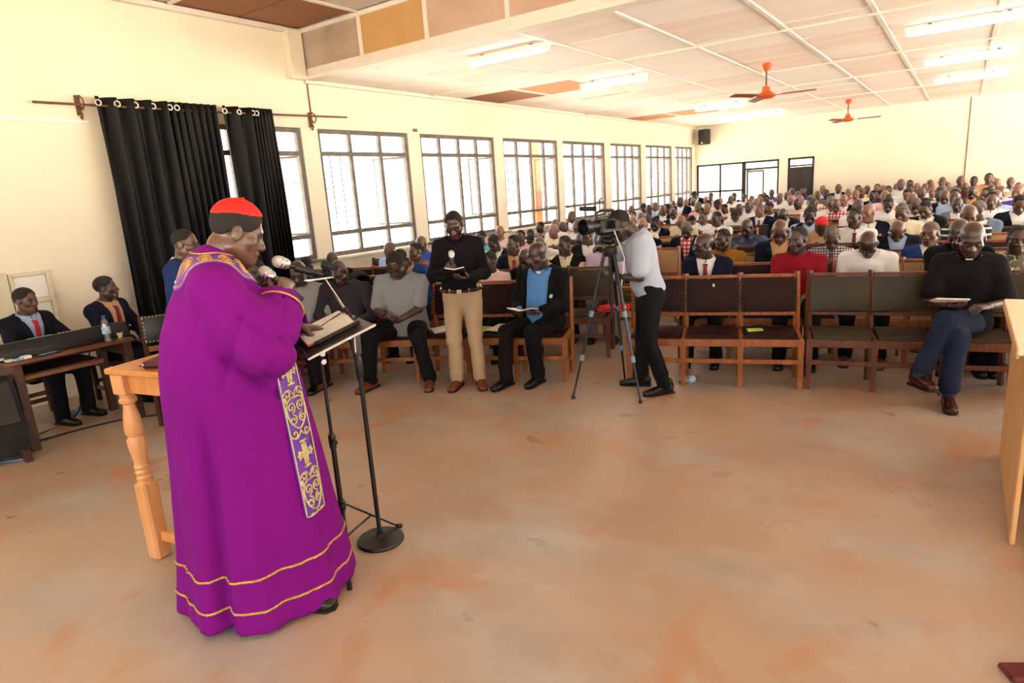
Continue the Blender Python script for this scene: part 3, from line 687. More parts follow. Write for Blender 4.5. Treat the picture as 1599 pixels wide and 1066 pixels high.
# dark coats heaped over the back of seats by the wall
def coat(loc, rz, label):
    t = thing('draped_coat', label, 'coat', loc, rz); nu, nv = 24, 16; Fp = []; Bp = []
    for i in range(nu):
        for j in range(nv):
            u = i / (nu - 1) * 2 - 1; s = j / (nv - 1) * 2 - 1
            y = .1 * math.sin(s * 1.5) * 1.6; z = .96 - .34 * abs(s) ** 1.6 + .03 * math.sin(u * 9 + s * 4) + .02 * math.sin(u * 17 - s * 6)
            x = u * (.5 + .06 * math.sin(5 * s)); y += .025 * math.sin(u * 11 + s * 3) * abs(s)
            Fp.append((x, y, z)); Bp.append((x, y * .8, z - .02))
    b = MB(); b.grid(Fp, nu, nv, off=Bp); b.build('cloth', M_coat, t, 180)
    b = MB(); b.tube([(-.3, -.17, .72), (-.1, -.22, .82), (.2, -.19, .78), (.4, -.15, .66)], [.05, .06, .055, .045], 10); b.build('sleeve', M_coat, t, 180)
M_coat = mat('dark_green_black_cloth', '1B1E1D', .85, var=.25, scale=12, bump=.1, bscale=40)
coat((-5.95, 4.75, .06), R_(26), 'dark coats heaped over the chair backs beside the two grey-shirted clergymen')
# ---------------------------------------------------------------- papers and books left on seats
def on_unit(u, x, y, z=.478, rz=0):
    return u.matrix_basis @ Matrix.Identity(4)
def seat_spot(p, q, x, y, z, r): return tr(p[0], p[1], 0) @ rotz(a_(p, q)) @ tr(x, y, z) @ rotz(r)
def book(name, label, M, w_, d_, h_, m, pages=True):
    t = thing(name, label, 'book'); t.matrix_basis = M
    b = MB(); b.box((0, 0, h_ - .0015), (w_, d_, .003), bev=.001); b.box((0, 0, .0015), (w_, d_, .003), bev=.001); b.box((-w_ / 2 + .0015, 0, h_ / 2), (.003, d_, h_), bev=.001); b.build('cover', m, t)
    b = MB(); b.box((.003, 0, h_ / 2), (w_ - .008, d_ - .008, h_ - .006), bev=0); b.build('pages', M_paper, t)
    return t
A3 = ((-2.40, 5.22), (-1.01, 5.63)); A2 = ((-4.33, 4.56), (-2.97, 5.06))
book('green_book', 'lime green booklet lying on the right seat of the three empty maroon chairs', seat_spot(*A3, 1.08, .16, .479, R_(8)), .13, .09, .012, M_green)
book('green_notebook', 'lime green notebook under papers on the seat beside the man in blue', seat_spot(*A2, .58, .2, .479, R_(-10)), .14, .2, .014, M_green)
def sheets(name, label, M, n=3, w_=.21, d_=.29):
    t = thing(name, label, 'papers'); t.matrix_basis = M
    for k in range(n):
        b = MB(); b.box((.008 * k, .006 * k, .002 + .004 * k), (w_, d_, .003), bev=0, rot=.12 * k); b.build('sheet', M_paper, t)
sheets('loose_papers', 'white papers on the seat between the khaki man and the man in blue', seat_spot(*A2, .78, .2, .494, R_(-20)))
sheets('newspaper', 'folded newspaper on the seat left of the man in khaki trousers', seat_spot(*A2, .16, .2, .479, R_(30)), 4, .2, .24)
A4 = ((-.96, 5.66), (.40, 5.95)); A5 = ((.46, 5.97), (1.9, 6.27))
sheets('white_booklet', 'white booklet on the seat to the right of the priest with crossed legs', seat_spot(*A5, .12, .2, .479, R_(-15)), 3, .16, .22)
t = thing('spectacles', 'dark folded spectacles beside the lime green booklet on the maroon seat', 'glasses'); t.matrix_basis = seat_spot(*A3, 1.24, .3, .481, R_(10))
b = MB(); b.tube([(-.06, 0, .006), (-.03, -.012, .006), (0, -.006, .006), (.03, -.012, .006), (.06, 0, .006)], .004, 6); b.tube([(-.06, 0, .006), (.03, .02, .006)], .003, 6); b.tube([(.06, 0, .006), (-.03, .024, .006)], .003, 6); b.build('frame', M_bplastic, t)
# red cloth on second-row seat behind tripod
t = thing('red_cloth', 'bright red folded cloth on the seat behind the tripod', 'cloth', (-3.02, row_y(1, -3.02) - .02, .475), R_(15))
Fp = [(.16 * (i / 7 * 2 - 1), .11 * (j / 5 * 2 - 1), .045 + .012 * math.sin(i * 1.7 + j) + .01 * math.cos(j * 2.1)) for i in range(8) for j in range(6)]
b = MB(); b.grid(Fp, 8, 6, off=[(x, y, .0) for x, y, z in Fp]); b.build('folded_cloth', M_redcloth, t, 60)
# ---------------------------------------------------------------- music stand
t = thing('music_stand', 'black music stand with a metal desk before the man in purple', 'music stand', (-2.53, 1.95, 0), R_(-25))
b = MB(); b.tube([(0, 0, .05), (0, 0, .66)], .0135, 12); b.build('lower_tube', M_bmetal, t)
b = MB(); b.tube([(0, 0, .6), (0, 0, 1.13)], .009, 12); b.build('upper_tube', M_bmetal, t)
b = MB(); b.lathe([(.018, .6), (.019, .66), (.014, .675)], 14); b.build('collar', M_bplastic, t)
def knob(z, m=M_bplastic, y=0, x=1):
    b = MB(); b.tube([(x * .012, y, z), (x * .035, y, z)], .005, 8); b.lathe([(.004, 0), (.014, .002), (.016, .012), (.012, .02)], 12, M=tr(x * .032, y, z) @ Matrix.Rotation(R_(90 * x), 4, 'Y')); b.build('knob', m, t)
knob(.64); knob(.3); knob(1.1, M_chrome); knob(1.06, M_chrome)
b = MB(); b.lathe([(.017, .25), (.022, .26), (.022, .3), (.016, .31)], 14); b.build('hub', M_bplastic, t)
for k, a in enumerate((-30, 90, 210)):
    M = rotz(R_(a + 15)); b = MB(); b.tube([(.015, 0, .285), (.33, 0, .012)], .009, 8, M=M, flat=.6); b.build('leg', M_bmetal, t)
    b = MB(); b.tube([(.0135, 0, .1), (.17, 0, .155)], .006, 6, M=M); b.build('brace', M_bmetal, t)
    b = MB(); b.tube([(.315, 0, .022), (.345, 0, .01)], .013, 8, M=M); b.build('rubber_foot', M_bplastic, t)
MD = tr(0, .05, 1.185) @ Matrix.Rotation(R_(18), 4, 'X')
b = MB(); b.box((0, .0, 0), (.50, .34, .006), bev=.002, M=MD); b.box((0, -.17, .026), (.50, .005, .052), bev=.002, M=MD); b.box((0, -.145, .0), (.50, .05, .007), bev=.002, M=MD); b.build('desk', M_bmetal, t)
for s in (-1, 1): b = MB(); b.box((s * .25, 0, .0), (.006, .345, .012), bev=.002, M=MD); b.build('rim', M_chrome if s > 0 else M_bmetal, t)
b = MB(); b.tube([(.12, .1, -.005), (.42, .0, -.02)], .004, 6, M=MD); b.build('page_holder', M_chrome, t)
b = MB(); b.box((0, .02, 1.12), (.05, .05, .06)); b.build('tilt_bracket', M_bplastic, t)
# open book on the desk
t2 = thing('open_bible', 'large open book with red page edges lying on the music stand', 'book'); t2.matrix_basis = tr(-2.53, 1.95, 0) @ rotz(R_(-25)) @ MD @ tr(-.075, -.0, .006)
M_rededge = mat('red_page_edges', 'E0685C', .6)
for s in (-1, 1):
    Fp = []; Bp = []
    for i in range(9):
        for j in range(2):
            u = i / 8; Fp.append((s * u * .17, (j - .5) * .25, .012 + .022 * math.sin(math.pi * min(1, u * 1.15 + .04)) * (1 - .35 * u) + .012 * (1 - u))); Bp.append((s * u * .17, (j - .5) * .25, .003))
    b = MB(); b.grid(Fp, 9, 2, 0, off=Bp); b.build('page_block', [M_rededge], t2)
    b = MB(); b.grid([(x * .985, y * .97, z + .0012) for x, y, z in Fp], 9, 2, off=[(x * .985, y * .97, z + .0002) for x, y, z in Fp]); b.build('open_page', mat('printed_page', 'F1EEE6', .8, c2='D9D5CC', scale=60, stretch=(.4, 2, 1)), t2)
b = MB(); b.box((0, 0, .0015), (.36, .27, .003), bev=.001); b.build('cover', M_lblack, t2)
b = MB(); b.box((.21, .02, .012), (.03, .24, .02), bev=.008); b.build('cover_flap', M_lblack, t2)
b = MB(); b.tube([(-.02, .12, .035), (.06, .0, .04), (.075, -.02, .04)], .003, 6); b.build('pen', M_bplastic, t2)
# ---------------------------------------------------------------- microphone stand with round base
t = thing('microphone_stand', 'black microphone stand with a round base and boom beside the music stand', 'microphone stand', (-2.47, 2.13, 0))
b = MB(); b.lathe([(.125, 0), (.128, .008), (.122, .018), (.03, .032), (.018, .045), (.018, .06)], 32); b.build('round_base', M_bmetal, t)
b = MB(); b.tube([(0, 0, .04), (0, 0, .95)], .0125, 12); b.build('lower_tube', M_bmetal, t)
b = MB(); b.tube([(0, 0, .9), (0, 0, 1.2)], .0095, 12); b.build('upper_tube', M_bmetal, t)
b = MB(); b.lathe([(.015, .93), (.02, .95), (.02, 1.02), (.014, 1.04)], 14); b.build('clutch', M_bplastic, t)
b = MB(); b.lathe([(.022, 1.05), (.024, 1.06), (.024, 1.2), (.016, 1.22)], 14); b.build('grip', mat('dark_grey_plastic', '3C4046', .35), t)
P0 = Vector((0, 0, 1.22)); P1 = Vector((-.1, -.1, 1.47 - .0)); 
P1 = Vector((-2.46 + 2.47, 1.98 - 2.13, 1.455))
b = MB(); b.tube([P0 + (P0 - P1) * .3, P0 + (P1 - P0) * .35], .011, 10); b.build('boom_sleeve', M_bplastic, t)
b = MB(); b.tube([P0, P1], .006, 10); b.build('boom', M_chrome, t)
b = MB(); b.box((0, 0, 1.22), (.04, .04, .05), bev=.008); b.build('boom_clamp', M_bplastic, t)
BL = Vector((-2.49 + 2.47, 1.89 - 2.13, 1.46)); BR = Vector((-2.45 + 2.47, 2.02 - 2.13, 1.46))
dv = (BR - BL).normalized()
b = MB(); b.box((0, 0, 0), ((BR - BL).length, .035, .004), bev=.001, M=Matrix.Translation((BL + BR) / 2) @ Matrix.Rotation(math.atan2(dv.y, dv.x), 4, 'Z')); b.build('twin_bar', M_chrome, t)
def clip(p, d, nm='clip'):
    b = MB(); M = Matrix.Translation(p) @ Vector(d).to_track_quat('Z', 'Y').to_matrix().to_4x4()
    b.tube([(0, 0, -.03), (0, 0, .045)], [.015, .02], 12, M=M); b.tube([tuple(M.inverted() @ (p - Vector((0, 0, .045)))), (0, 0, 0)], .008, 8, M=M); b.build(nm, M_bplastic, t)
mdir = Vector((-.30, -.80, .38)).normalized()
clip(BL + Vector((0, 0, .05)), mdir); clip(BR + Vector((0, 0, .05)), Vector((-.75, -.25, .2)).normalized())
def mic(loc, d, label, cat='microphone', s=1, ball=None):
    t = thing('microphone', label, cat); t.matrix_basis = Matrix.Translation(loc) @ Vector(d).to_track_quat('Z', 'Y').to_matrix().to_4x4() @ Matrix.Scale(s, 4)
    b = MB(); b.lathe([(.011, -.15), (.0125, -.145), (.0155, -.02), (.017, .0), (.017, .01)], 18); b.build('handle', M_bplastic, t)
    b = MB(); b.lathe([(.018, .008), (.026, .022), (.0265, .03), (.026, .034)], 18); b.build('collar', M_chrome, t)
    b = MB(); b.lathe([(.0255, .03), (.028, .045), (.0275, .06), (.022, .075), (.012, .083), (.002, .085)], 18); b.build('grille', ball or M_grille, t)
    b = MB(); b.lathe([(.0282, .042), (.0288, .045), (.0282, .048)], 18); b.build('grille_band', M_chrome, t)
    return t
M_grille = mat('silver_mesh_grille', 'D6D6D6', .35, metal=.6, bump=.5, bscale=500)
mic(tuple(Vector((-2.47, 2.13, 0)) + BL + Vector((0, 0, .055)) + mdir * .06), mdir, 'silver-headed microphone held in the stand clip, aimed at the man in purple')
# ---------------------------------------------------------------- tripod with video camera
t = thing('camera_tripod', 'tall black tripod under the video camera', 'tripod', (-2.4, 4.9, 0))
ap = Vector((0, 0, 1.26)); feet = [Vector((-2.68 + 2.4, 4.66 - 4.9, 0)), Vector((-2.1 + 2.4, 4.78 - 4.9, 0)), Vector((-.06, .36, 0))]
for f in feet:
    d = f - ap; n = Vector((f.x, f.y, 0)).normalized() * .045
    b = MB(); b.tube([ap + n, ap + n + (f - ap - n) * .42], .015, 8); b.build('upper_leg', M_bmetal, t)
    lg = MB(); lg.tube([ap + n + (f - ap - n) * .40, ap + n + (f - ap - n) * .72], .0125, 8); lg.build('middle_leg', mat('dark_blue_steel', '3A4550', .3, metal=.6) if f is not feet[0] else M_bmetal, t)
    b = MB(); b.tube([ap + n + (f - ap - n) * .7, f + Vector((0, 0, .02))], .0095, 8); b.build('lower_leg', M_bmetal, t)
    for q in (.41, .71): b = MB(); c = ap + n + (f - ap - n) * q; b.tube([c - d.normalized() * .025, c + d.normalized() * .025], .021, 8); b.build('leg_lock', mat('pale_blue_clamp', '7D93A8', .4), t)
    b = MB(); b.lathe([(.016, 0), (.018, .02), (.012, .035)], 10, c=(f.x, f.y, 0)); b.build('rubber_foot', M_bplastic, t)
    b = MB(); b.tube([(0, 0, .78), tuple(ap + n + (f - ap - n) * .42)], .005, 6); b.build('spreader', M_bmetal, t)
b = MB(); b.lathe([(.05, 1.22), (.06, 1.24), (.06, 1.29), (.04, 1.31)], 16); b.build('crown', M_bplastic, t)
b = MB(); b.tube([(0, 0, .74), (0, 0, 1.36)], .014, 10); b.build('centre_column', M_bmetal, t)
b = MB(); b.box((0, 0, 1.35), (.09, .08, .06), bev=.02); b.lathe([(.033, -.06), (.033, .06)], 16, M=tr(0, 0, 1.36) @ Matrix.Rotation(R_(90), 4, 'Y')); b.build('pan_head', M_bplastic, t)
b = MB(); b.tube([(.03, .05, 1.36), (.09, .25, 1.22), (.1, .3, 1.18)], .008, 8); b.build('pan_handle', M_chrome, t)
b = MB(); b.box((0, 0, 1.39), (.07, .1, .02)); b.build('quick_plate', M_bplastic, t)
t = thing('video_camera', 'black video camera with a large lens hood on the tripod', 'camera', (-2.43, 4.88, 1.40), R_(-20))
b = MB(); b.box((0, .03, .07), (.11, .22, .13), bev=.02); b.box((-.075, .05, .07), (.05, .16, .1), bev=.02); b.build('body', M_bplastic, t)
b = MB(); b.lathe([(.04, 0), (.045, .04), (.045, .1), (.062, .12), (.066, .18), (.06, .18), (.04, .1)], 22, M=tr(0, -.06, .08) @ Matrix.Rotation(R_(90), 4, 'X')); b.build('lens', M_bplastic, t)
b = MB(); b.lathe([(.05, 0), (.001, .012)], 20, M=tr(0, -.19, .08) @ Matrix.Rotation(R_(90), 4, 'X')); b.build('front_glass', mat('lens_glass', '14181F', .05), t)
b = MB(); b.tube([(0, -.09, .13), (0, -.09, .185), (0, -.03, .2), (0, .1, .195), (0, .13, .14)], .014, 8); b.build('top_handle', M_bplastic, t)
b = MB(); b.tube([(-.0, -.1, .22), (-.0, -.26, .23)], [.02, .018], 12); b.build('shotgun_microphone', mat('foam_cover', '1A1A1B', .95, bump=.4, bscale=200), t)
b = MB(); b.tube([(0, -.05, .19), (0, -.05, .29), (.03, -.05, .3)], .006, 8); b.build('cold_shoe_arm', M_bplastic, t)
b = MB(); b.box((.1, .05, .08), (.012, .1, .075), bev=.004, rot=Matrix.Rotation(R_(30), 4, 'Z')); b.build('flip_screen', M_bplastic, t)
b = MB(); b.box((0, .17, .12), (.05, .1, .05), bev=.012); b.build('viewfinder', M_bplastic, t)
b = MB(); b.tube([(.06, .05, .03), (.12, .1, -.2), (.11, .05, -.5), (.14, .08, -.62)], .005, 6); b.build('dangling_cord', M_paper, t)
# scrap at the lower right corner
t = thing('folded_red_leaflet', 'dark red folded scrap lying on the floor at the lower right corner', 'scrap', (.27, 2.56, .0), R_(30))
b = MB(); b.box((.04, 0, .012), (.12, .09, .024), bev=.008); b.build('leaflet', mat('dark_red_card', '5A1414', .6), t)
# ================================================================ people: smooth blended bodies grown on a grid
def nrm(v): v = np.asarray(v, float); return v / max(np.linalg.norm(v), 1e-9)
def rot_x(a): c, s = math.cos(a), math.sin(a); return np.array([[1, 0, 0], [0, c, -s], [0, s, c]])
def rot_y(a): c, s = math.cos(a), math.sin(a); return np.array([[c, 0, s], [0, 1, 0], [-s, 0, c]])
def rot_z(a): c, s = math.cos(a), math.sin(a); return np.array([[c, -s, 0], [s, c, 0], [0, 0, 1]])
def smin(a, b, k): h = np.maximum(k - np.abs(a - b), 0); return np.minimum(a, b) - h * h / (4 * k)
def ell_d(P, c, r):
    q = (P - np.asarray(c, np.float32)) / np.asarray(r, np.float32); k0 = np.sqrt((q * q).sum(-1)) + 1e-6
    k1 = np.sqrt(((q / np.asarray(r, np.float32)) ** 2).sum(-1)) + 1e-6
    return k0 * (k0 - 1) / k1
def loft_d(P, pts, rad, a=(1, 0, 0)):
    out = None
    for i in range(len(pts) - 1):
        A = pts[i]; ab = pts[i + 1] - A; L = np.linalg.norm(ab); d = ab / L
        u = np.asarray(a, float); u = u - d * u.dot(d); u = nrm(u); v = np.cross(d, u)
        Q = P - A.astype(np.float32); s = Q @ d.astype(np.float32); t = np.clip(s / L, 0, 1)
        du = Q @ u.astype(np.float32); dv = Q @ v.astype(np.float32); dw = s - t * L
        ra = rad[i][0] + (rad[i + 1][0] - rad[i][0]) * t; rb = rad[i][1] + (rad[i + 1][1] - rad[i][1]) * t; m = np.minimum(ra, rb)
        e = np.sqrt((du / ra) ** 2 + (dv / rb) ** 2 + (dw / m) ** 2); di = (e - 1) * m
        out = di if out is None else np.minimum(out, di)
    return out
class Sdf:
    def __init__(s): s.ops = []
    def func(s, fn, lo, hi, k=.02, mode='u'): s.ops.append((fn, np.asarray(lo, float), np.asarray(hi, float), k, mode)); return s
    def loft(s, pts, rad, a=(1, 0, 0), k=.02, mode='u'):
        pts = [np.asarray(p, float) for p in pts]; rad = [(r, r) if not hasattr(r, '__len__') else r for r in rad]
        m = max(max(r) for r in rad); A = np.array(pts)
        return s.func(lambda P: loft_d(P, pts, rad, a), A.min(0) - m, A.max(0) + m, k, mode)
    def ell(s, c, r, k=.02, mode='u', R=None):
        c = np.asarray(c, float); r = np.asarray(r, float); m = r.max() if R is not None else r
        fn = (lambda P: ell_d(P, c, r)) if R is None else (lambda P: ell_d((P - c.astype(np.float32)) @ R.astype(np.float32), (0, 0, 0), r))
        return s.func(fn, c - m, c + m, k, mode)
    def mix(s, F, d, k, mode):
        if mode == 'u': return smin(F, d, k)
        if mode == 's': return -smin(-F, d, k)
        if mode == 'n': return F + d
        return -smin(-F, -d, k)
    def eval(s, P):
        P = np.asarray(P, np.float32); F = np.full(P.shape[:-1], .5, np.float32)
        for fn, lo, hi, k, mode in s.ops: F = s.mix(F, fn(P), k, mode)
        return F
    def mesh(s, h, fine=(), pad=.03):
        us = [o for o in s.ops if o[4] == 'u']
        lo = np.min([o[1] for o in us], 0) - pad; hi = np.max([o[2] for o in us], 0) + pad; ax = []
        for a in range(3):
            x = [lo[a]]
            while x[-1] < hi[a]:
                c = x[-1]; st = h
                for f in fine:
                    fl, fh, fs = f[0][a], f[1][a], f[2]
                    if fl - 1e-6 <= c <= fh: st = min(st, fs)
                    elif c < fl < c + st: st = max(fl - c, fs)
                x.append(c + st)
            ax.append(np.array(x, np.float32))
        X, Y, Z = ax; F = np.full((len(X), len(Y), len(Z)), .5, np.float32)
        for fn, l, u, k, mode in s.ops:
            m = k + .035; sl = tuple(slice(max(0, np.searchsorted(A, l[i] - m) - 1), np.searchsorted(A, u[i] + m) + 1) for i, A in enumerate(ax))
            if mode == 'i' : sl = (slice(None),) * 3
            g = np.meshgrid(X[sl[0]], Y[sl[1]], Z[sl[2]], indexing='ij'); P = np.stack(g, -1)
            if P.size == 0: continue
            F[sl] = s.mix(F[sl], fn(P), k, mode)
        return nets(X, Y, Z, F)
def nets(X, Y, Z, F):
    S = F < 0; n = np.array(F.shape) - 1
    cnt = np.zeros(n, np.int8)
    for i in (0, 1):
        for j in (0, 1):
            for k in (0, 1): cnt += S[i:n[0] + i, j:n[1] + j, k:n[2] + k]
    cells = np.argwhere((cnt > 0) & (cnt < 8)); idx = np.full(n, -1, np.int32); idx[tuple(cells.T)] = np.arange(len(cells))
    acc = np.zeros((len(cells), 3)); num = np.zeros(len(cells)); A = (X, Y, Z)
    for a in range(3):
        o = [e for e in range(3) if e != a]
        for p in (0, 1):
            for q in (0, 1):
                c0 = cells.copy(); c0[:, o[0]] += p; c0[:, o[1]] += q; c1 = c0.copy(); c1[:, a] += 1
                f0 = F[tuple(c0.T)]; f1 = F[tuple(c1.T)]; m = (f0 < 0) != (f1 < 0); t = np.where(m, f0 / np.where(m, f0 - f1, 1), 0)
                for e in range(3):
                    v = A[e][c0[:, e]] + (t * (A[e][c1[:, e]] - A[e][c0[:, e]]) if e == a else 0); acc[:, e] += np.where(m, v, 0)
                num += m
    V = acc / num[:, None]; Q = []
    for a in range(3):
        o = [(a + 1) % 3, (a + 2) % 3]; sh = [slice(None)] * 3
        s0 = [slice(None)] * 3; s1 = [slice(None)] * 3; s0[a] = slice(0, n[a]); s1[a] = slice(1, n[a] + 1)
        for e in o: s0[e] = slice(1, n[e]); s1[e] = slice(1, n[e])
        a0 = S[tuple(s0)]; a1 = S[tuple(s1)]; E = np.argwhere(a0 != a1)
        if len(E) == 0: continue
        fl = a0[tuple(E.T)]; b = E.copy(); b[:, o[0]] += 1; b[:, o[1]] += 1
        def g(d0, d1): c = b.copy(); c[:, o[0]] += d0; c[:, o[1]] += d1; return idx[tuple(c.T)]
        q = np.stack([g(-1, -1), g(0, -1), g(0, 0), g(-1, 0)], 1); q[~fl] = q[~fl][:, ::-1]; Q.append(q)
    return V, np.concatenate(Q)
def np_mesh(name, V, Q, tint=None, smooth_it=0):
    if smooth_it:
        for _ in range(smooth_it):
            s_ = np.zeros_like(V); c_ = np.zeros(len(V))
            for k in range(4):
                a, b = Q[:, k], Q[:, (k + 1) % 4]
                np.add.at(s_, a, V[b]); np.add.at(c_, a, 1)
            V = V * .5 + .5 * s_ / np.maximum(c_, 1)[:, None]
    me = bpy.data.meshes.new(name); n = len(Q)
    me.vertices.add(len(V)); me.vertices.foreach_set('co', V.astype(np.float32).ravel())
    me.loops.add(4 * n); me.loops.foreach_set('vertex_index', Q.astype(np.int32).ravel())
    me.polygons.add(n); me.polygons.foreach_set('loop_start', np.arange(0, 4 * n, 4, dtype=np.int32))
    me.polygons.foreach_set('use_smooth', np.ones(n, bool)); me.update(calc_edges=True)
    if tint is not None:
        a = me.color_attributes.new('tint', 'FLOAT_COLOR', 'POINT'); a.data.foreach_set('color', np.concatenate([tint, np.ones((len(V), 1))], 1).astype(np.float32).ravel())
    me.materials.append(None)
    return me
def ik(a, c, l1, l2, pole):
    d = c - a; D = np.linalg.norm(d); b = d / D
    if D > (l1 + l2) * .995: D = (l1 + l2) * .995; c = a + b * D
    if D < abs(l1 - l2) + .05: D = abs(l1 - l2) + .05; c = a + b * D
    x = (l1 * l1 - l2 * l2 + D * D) / (2 * D); h = math.sqrt(max(l1 * l1 - x * x, 0)); p = np.asarray(pole, float); p = nrm(p - b * p.dot(b))
    return a + b * x + p * h, c
def head_d(P, w=1.0):
    """head in its own frame: ears at z=0, face towards +y"""
    ax = np.abs(P[..., 0]); M = np.stack([ax, P[..., 1], P[..., 2]], -1); f = np.float32
    d = ell_d(P, (0, -.012, .038), (.074 * w, .095, .083))
    d = smin(d, ell_d(P, (0, .026, -.036), (.060 * w, .064, .082)), .03)
    d = smin(d, loft_d(M, [np.array((.046 * w, -.012, -.055)), np.array((.016, .062, -.098))], [(.022, .022), (.022, .022)]), .03)
    d = smin(d, ell_d(P, (0, .070, -.098), (.024, .02, .018)), .02)
    d = smin(d, loft_d(M, [np.array((0, .080, .026)), np.array((.042, .066, .022))], [(.013, .013), (.012, .012)]), .02)
    d = smin(d, ell_d(M, (.046 * w, .052, -.022), (.024, .022, .02)), .025)
    d = -smin(-d, ell_d(M, (.031, .098, -.001), (.018, .02, .013)), .014)
    d = smin(d, ell_d(M, (.031, .074, -.001), (.0135, .0135, .0115)), .006)
    d = smin(d, loft_d(M, [np.array((0, .083, .008)), np.array((0, .104, -.032))], [(.010, .009), (.017, .014)]), .012)
    d = smin(d, ell_d(M, (.017, .091, -.036), (.012, .013, .010)), .01)
    d = smin(d, ell_d(P, (0, .083, -.062), (.029, .017, .0105)), .010)
    d = smin(d, ell_d(P, (0, .080, -.077), (.025, .017, .011)), .008)
    d = -smin(-d, ell_d(P, (0, .103, -.0695), (.026, .012, .0022)), .004)
    d = smin(d, ell_d(M, (.078 * w, -.012, -.002), (.011, .021, .033)), .010)
    d = -smin(-d, ell_d(M, (.090 * w, -.006, .002), (.009, .011, .018)), .008)
    return d
def head_tint(L, beard=0, brow=.35):
    T = np.ones((len(L), 3)); x = np.abs(L[:, 0]); y = L[:, 1]; z = L[:, 2]; near = (np.sqrt((L * L).sum(1)) < .15)
    lip = near & (y > .07) & (x < .03) & (np.abs(z + .069) < .017); T[lip] = (1.15, .78, .76)
    br = near & (y > .055) & (x > .014) & (x < .052) & (np.abs(z - .027 + .10 * (x - .03) ** 2 * 10) < .006); T[br] = brow
    ey = near & (y > .06) & (np.sqrt(((x - .031) / .016) ** 2 + ((z + .001) / .007) ** 2) < 1); T[ey] = .45
    mo = near & (y > .08) & (x < .025) & (np.abs(z + .0695) < .0025); T[mo] = .4
    if beard:
        bd = near & (z < -.045) & (y > .0) & ~lip & ~((np.abs(z + .05) < .02) & (x > .03) & (y > .05)); T[bd] *= 1 - .6 * beard
    return T
class Fig:
    """a posed figure, facing +y, x to its own right"""
    def __init__(s, mode='sit', lean=5, head=(0, 0, 0), wr=None, wl=None, pr=(1, -.4, -.6), pl=(-1, -.4, -.6), dr=None, dl=None, nr=None, nl=None, cr=(25, 30), cl=(25, 30),
                 knees=None, ankles=None, belly=0, bulk=1.0, hz=None, hfwd=0, twist=0, w=1.0, armx=.185):
        s.mode = mode; s.belly = belly; s.bulk = bulk; s.w = w
        hz = hz or (.525 if mode == 'sit' else .93); s.hip = np.array([0, 0, hz]); s.Rt = rot_z(R_(twist)) @ rot_x(R_(-lean))
        T = s.T; s.neck = T((0, -.008, .50)); s.ntop = T((0, .008 + hfwd * .6, .575))
        yaw, pit, rol = head; s.Rh = rot_z(R_(twist) - R_(yaw)) @ rot_x(R_(-pit - lean * .4)) @ rot_y(R_(rol)); s.hc = s.ntop + s.Rh @ np.array([0, .022 + hfwd * .4, .072])
        s.sr = T((armx * bulk, -.012, .435)); s.sl = T((-armx * bulk, -.012, .435))
        if wr is None: wr = (.10, .34, hz + .11) if mode == 'sit' else (.27, .06, hz - .08)
        if wl is None: wl = (-.10, .32, hz + .11) if mode == 'sit' else (-.27, .06, hz - .08)
        s.er, s.wr = ik(s.sr, np.array(wr, float), .29, .25, pr); s.el, s.wl = ik(s.sl, np.array(wl, float), .29, .25, pl)
        s.dr = nrm(dr if dr is not None else ((-.45, .85, -.15) if mode == 'sit' else (0, .15, -1))); s.dl = nrm(dl if dl is not None else ((.45, .85, -.15) if mode == 'sit' else (0, .15, -1)))
        s.nr = nrm(nr if nr is not None else ((0, -.1, -1) if mode == 'sit' else (-1, 0, 0))); s.nl = nrm(nl if nl is not None else ((0, -.1, -1) if mode == 'sit' else (1, 0, 0)))
        s.cr = cr; s.cl = cl
        if knees is None: knees = ((.135, .43, .505), (-.135, .43, .505)) if mode == 'sit' else ((.10, .03, hz - .44), (-.10, .03, hz - .44))
        if ankles is None: ankles = ((.14, .40, .085), (-.14, .40, .085)) if mode == 'sit' else ((.11, -.02, .085), (-.11, -.02, .085))
        s.k = [np.array(a, float) for a in knees]; s.a = [np.array(a, float) for a in ankles]
        s.h = [np.array((.088, .0, hz - .01)), np.array((-.088, .0, hz - .01))]
    def T(s, p): return s.hip + s.Rt @ np.asarray(p, float)
    def Ti(s, P): return (P - s.hip) @ s.Rt
    def torso(s, S, e=0, zlo=-.06, k=.03, sc=1.0, top=True):
        b, B = s.belly, s.bulk
        N = [(-.07, .150, .112, -.005), (.0, .165 + b * .2, .118 + b * .5, .0 + b * .4), (.13, .150 + b * .35, .110 + b * .75, .008 + b * .6), (.27, .165 + b * .1, .117 + b * .2, .005 + b * .2), (.37, .172, .113, .0), (.435, .150, .088, -.012), (.475, .095, .066, -.012), (.50, .066, .056, -.01)]
        if not top: N = N[:6]
        pts = [s.T((0, y, z)) for z, _, _, y in N]; rad = [(a * B * sc + e, c * B * sc + e) for _, a, c, _ in N]
        S.loft(pts, rad, s.Rt @ np.array([1, 0, 0]), k)
        for q in (s.sr, s.sl): S.loft([s.T((0, -.012, .435)), q], [(.070 * sc + e, .060 * sc + e), (.052 * sc + e, .050 * sc + e)], s.Rt @ np.array([0, 0, 1.]), .04)
    def arm(s, S, e=0, side='r', upto=2.0, k=.025, sc=1, flare=0):
        a, b, c = (s.sr, s.er, s.wr) if side == 'r' else (s.sl, s.el, s.wl)
        if upto <= 1:
            S.loft([a, a + (b - a) * upto * .5, a + (b - a) * upto], [.050 * sc + e, .047 * sc + e + flare * .5, .043 * sc + e + flare], k=k)
        else:
            m = a + (b - a) * .5; q = upto - 1
            S.loft([a, m, b], [.050 * sc + e, .046 * sc + e, .040 * sc + e], k=k); S.loft([b, b + (c - b) * .35 * q, b + (c - b) * q], [.040 * sc + e, .039 * sc + e, (.040 + (.028 - .040) * q) * sc + e + flare], k=k)
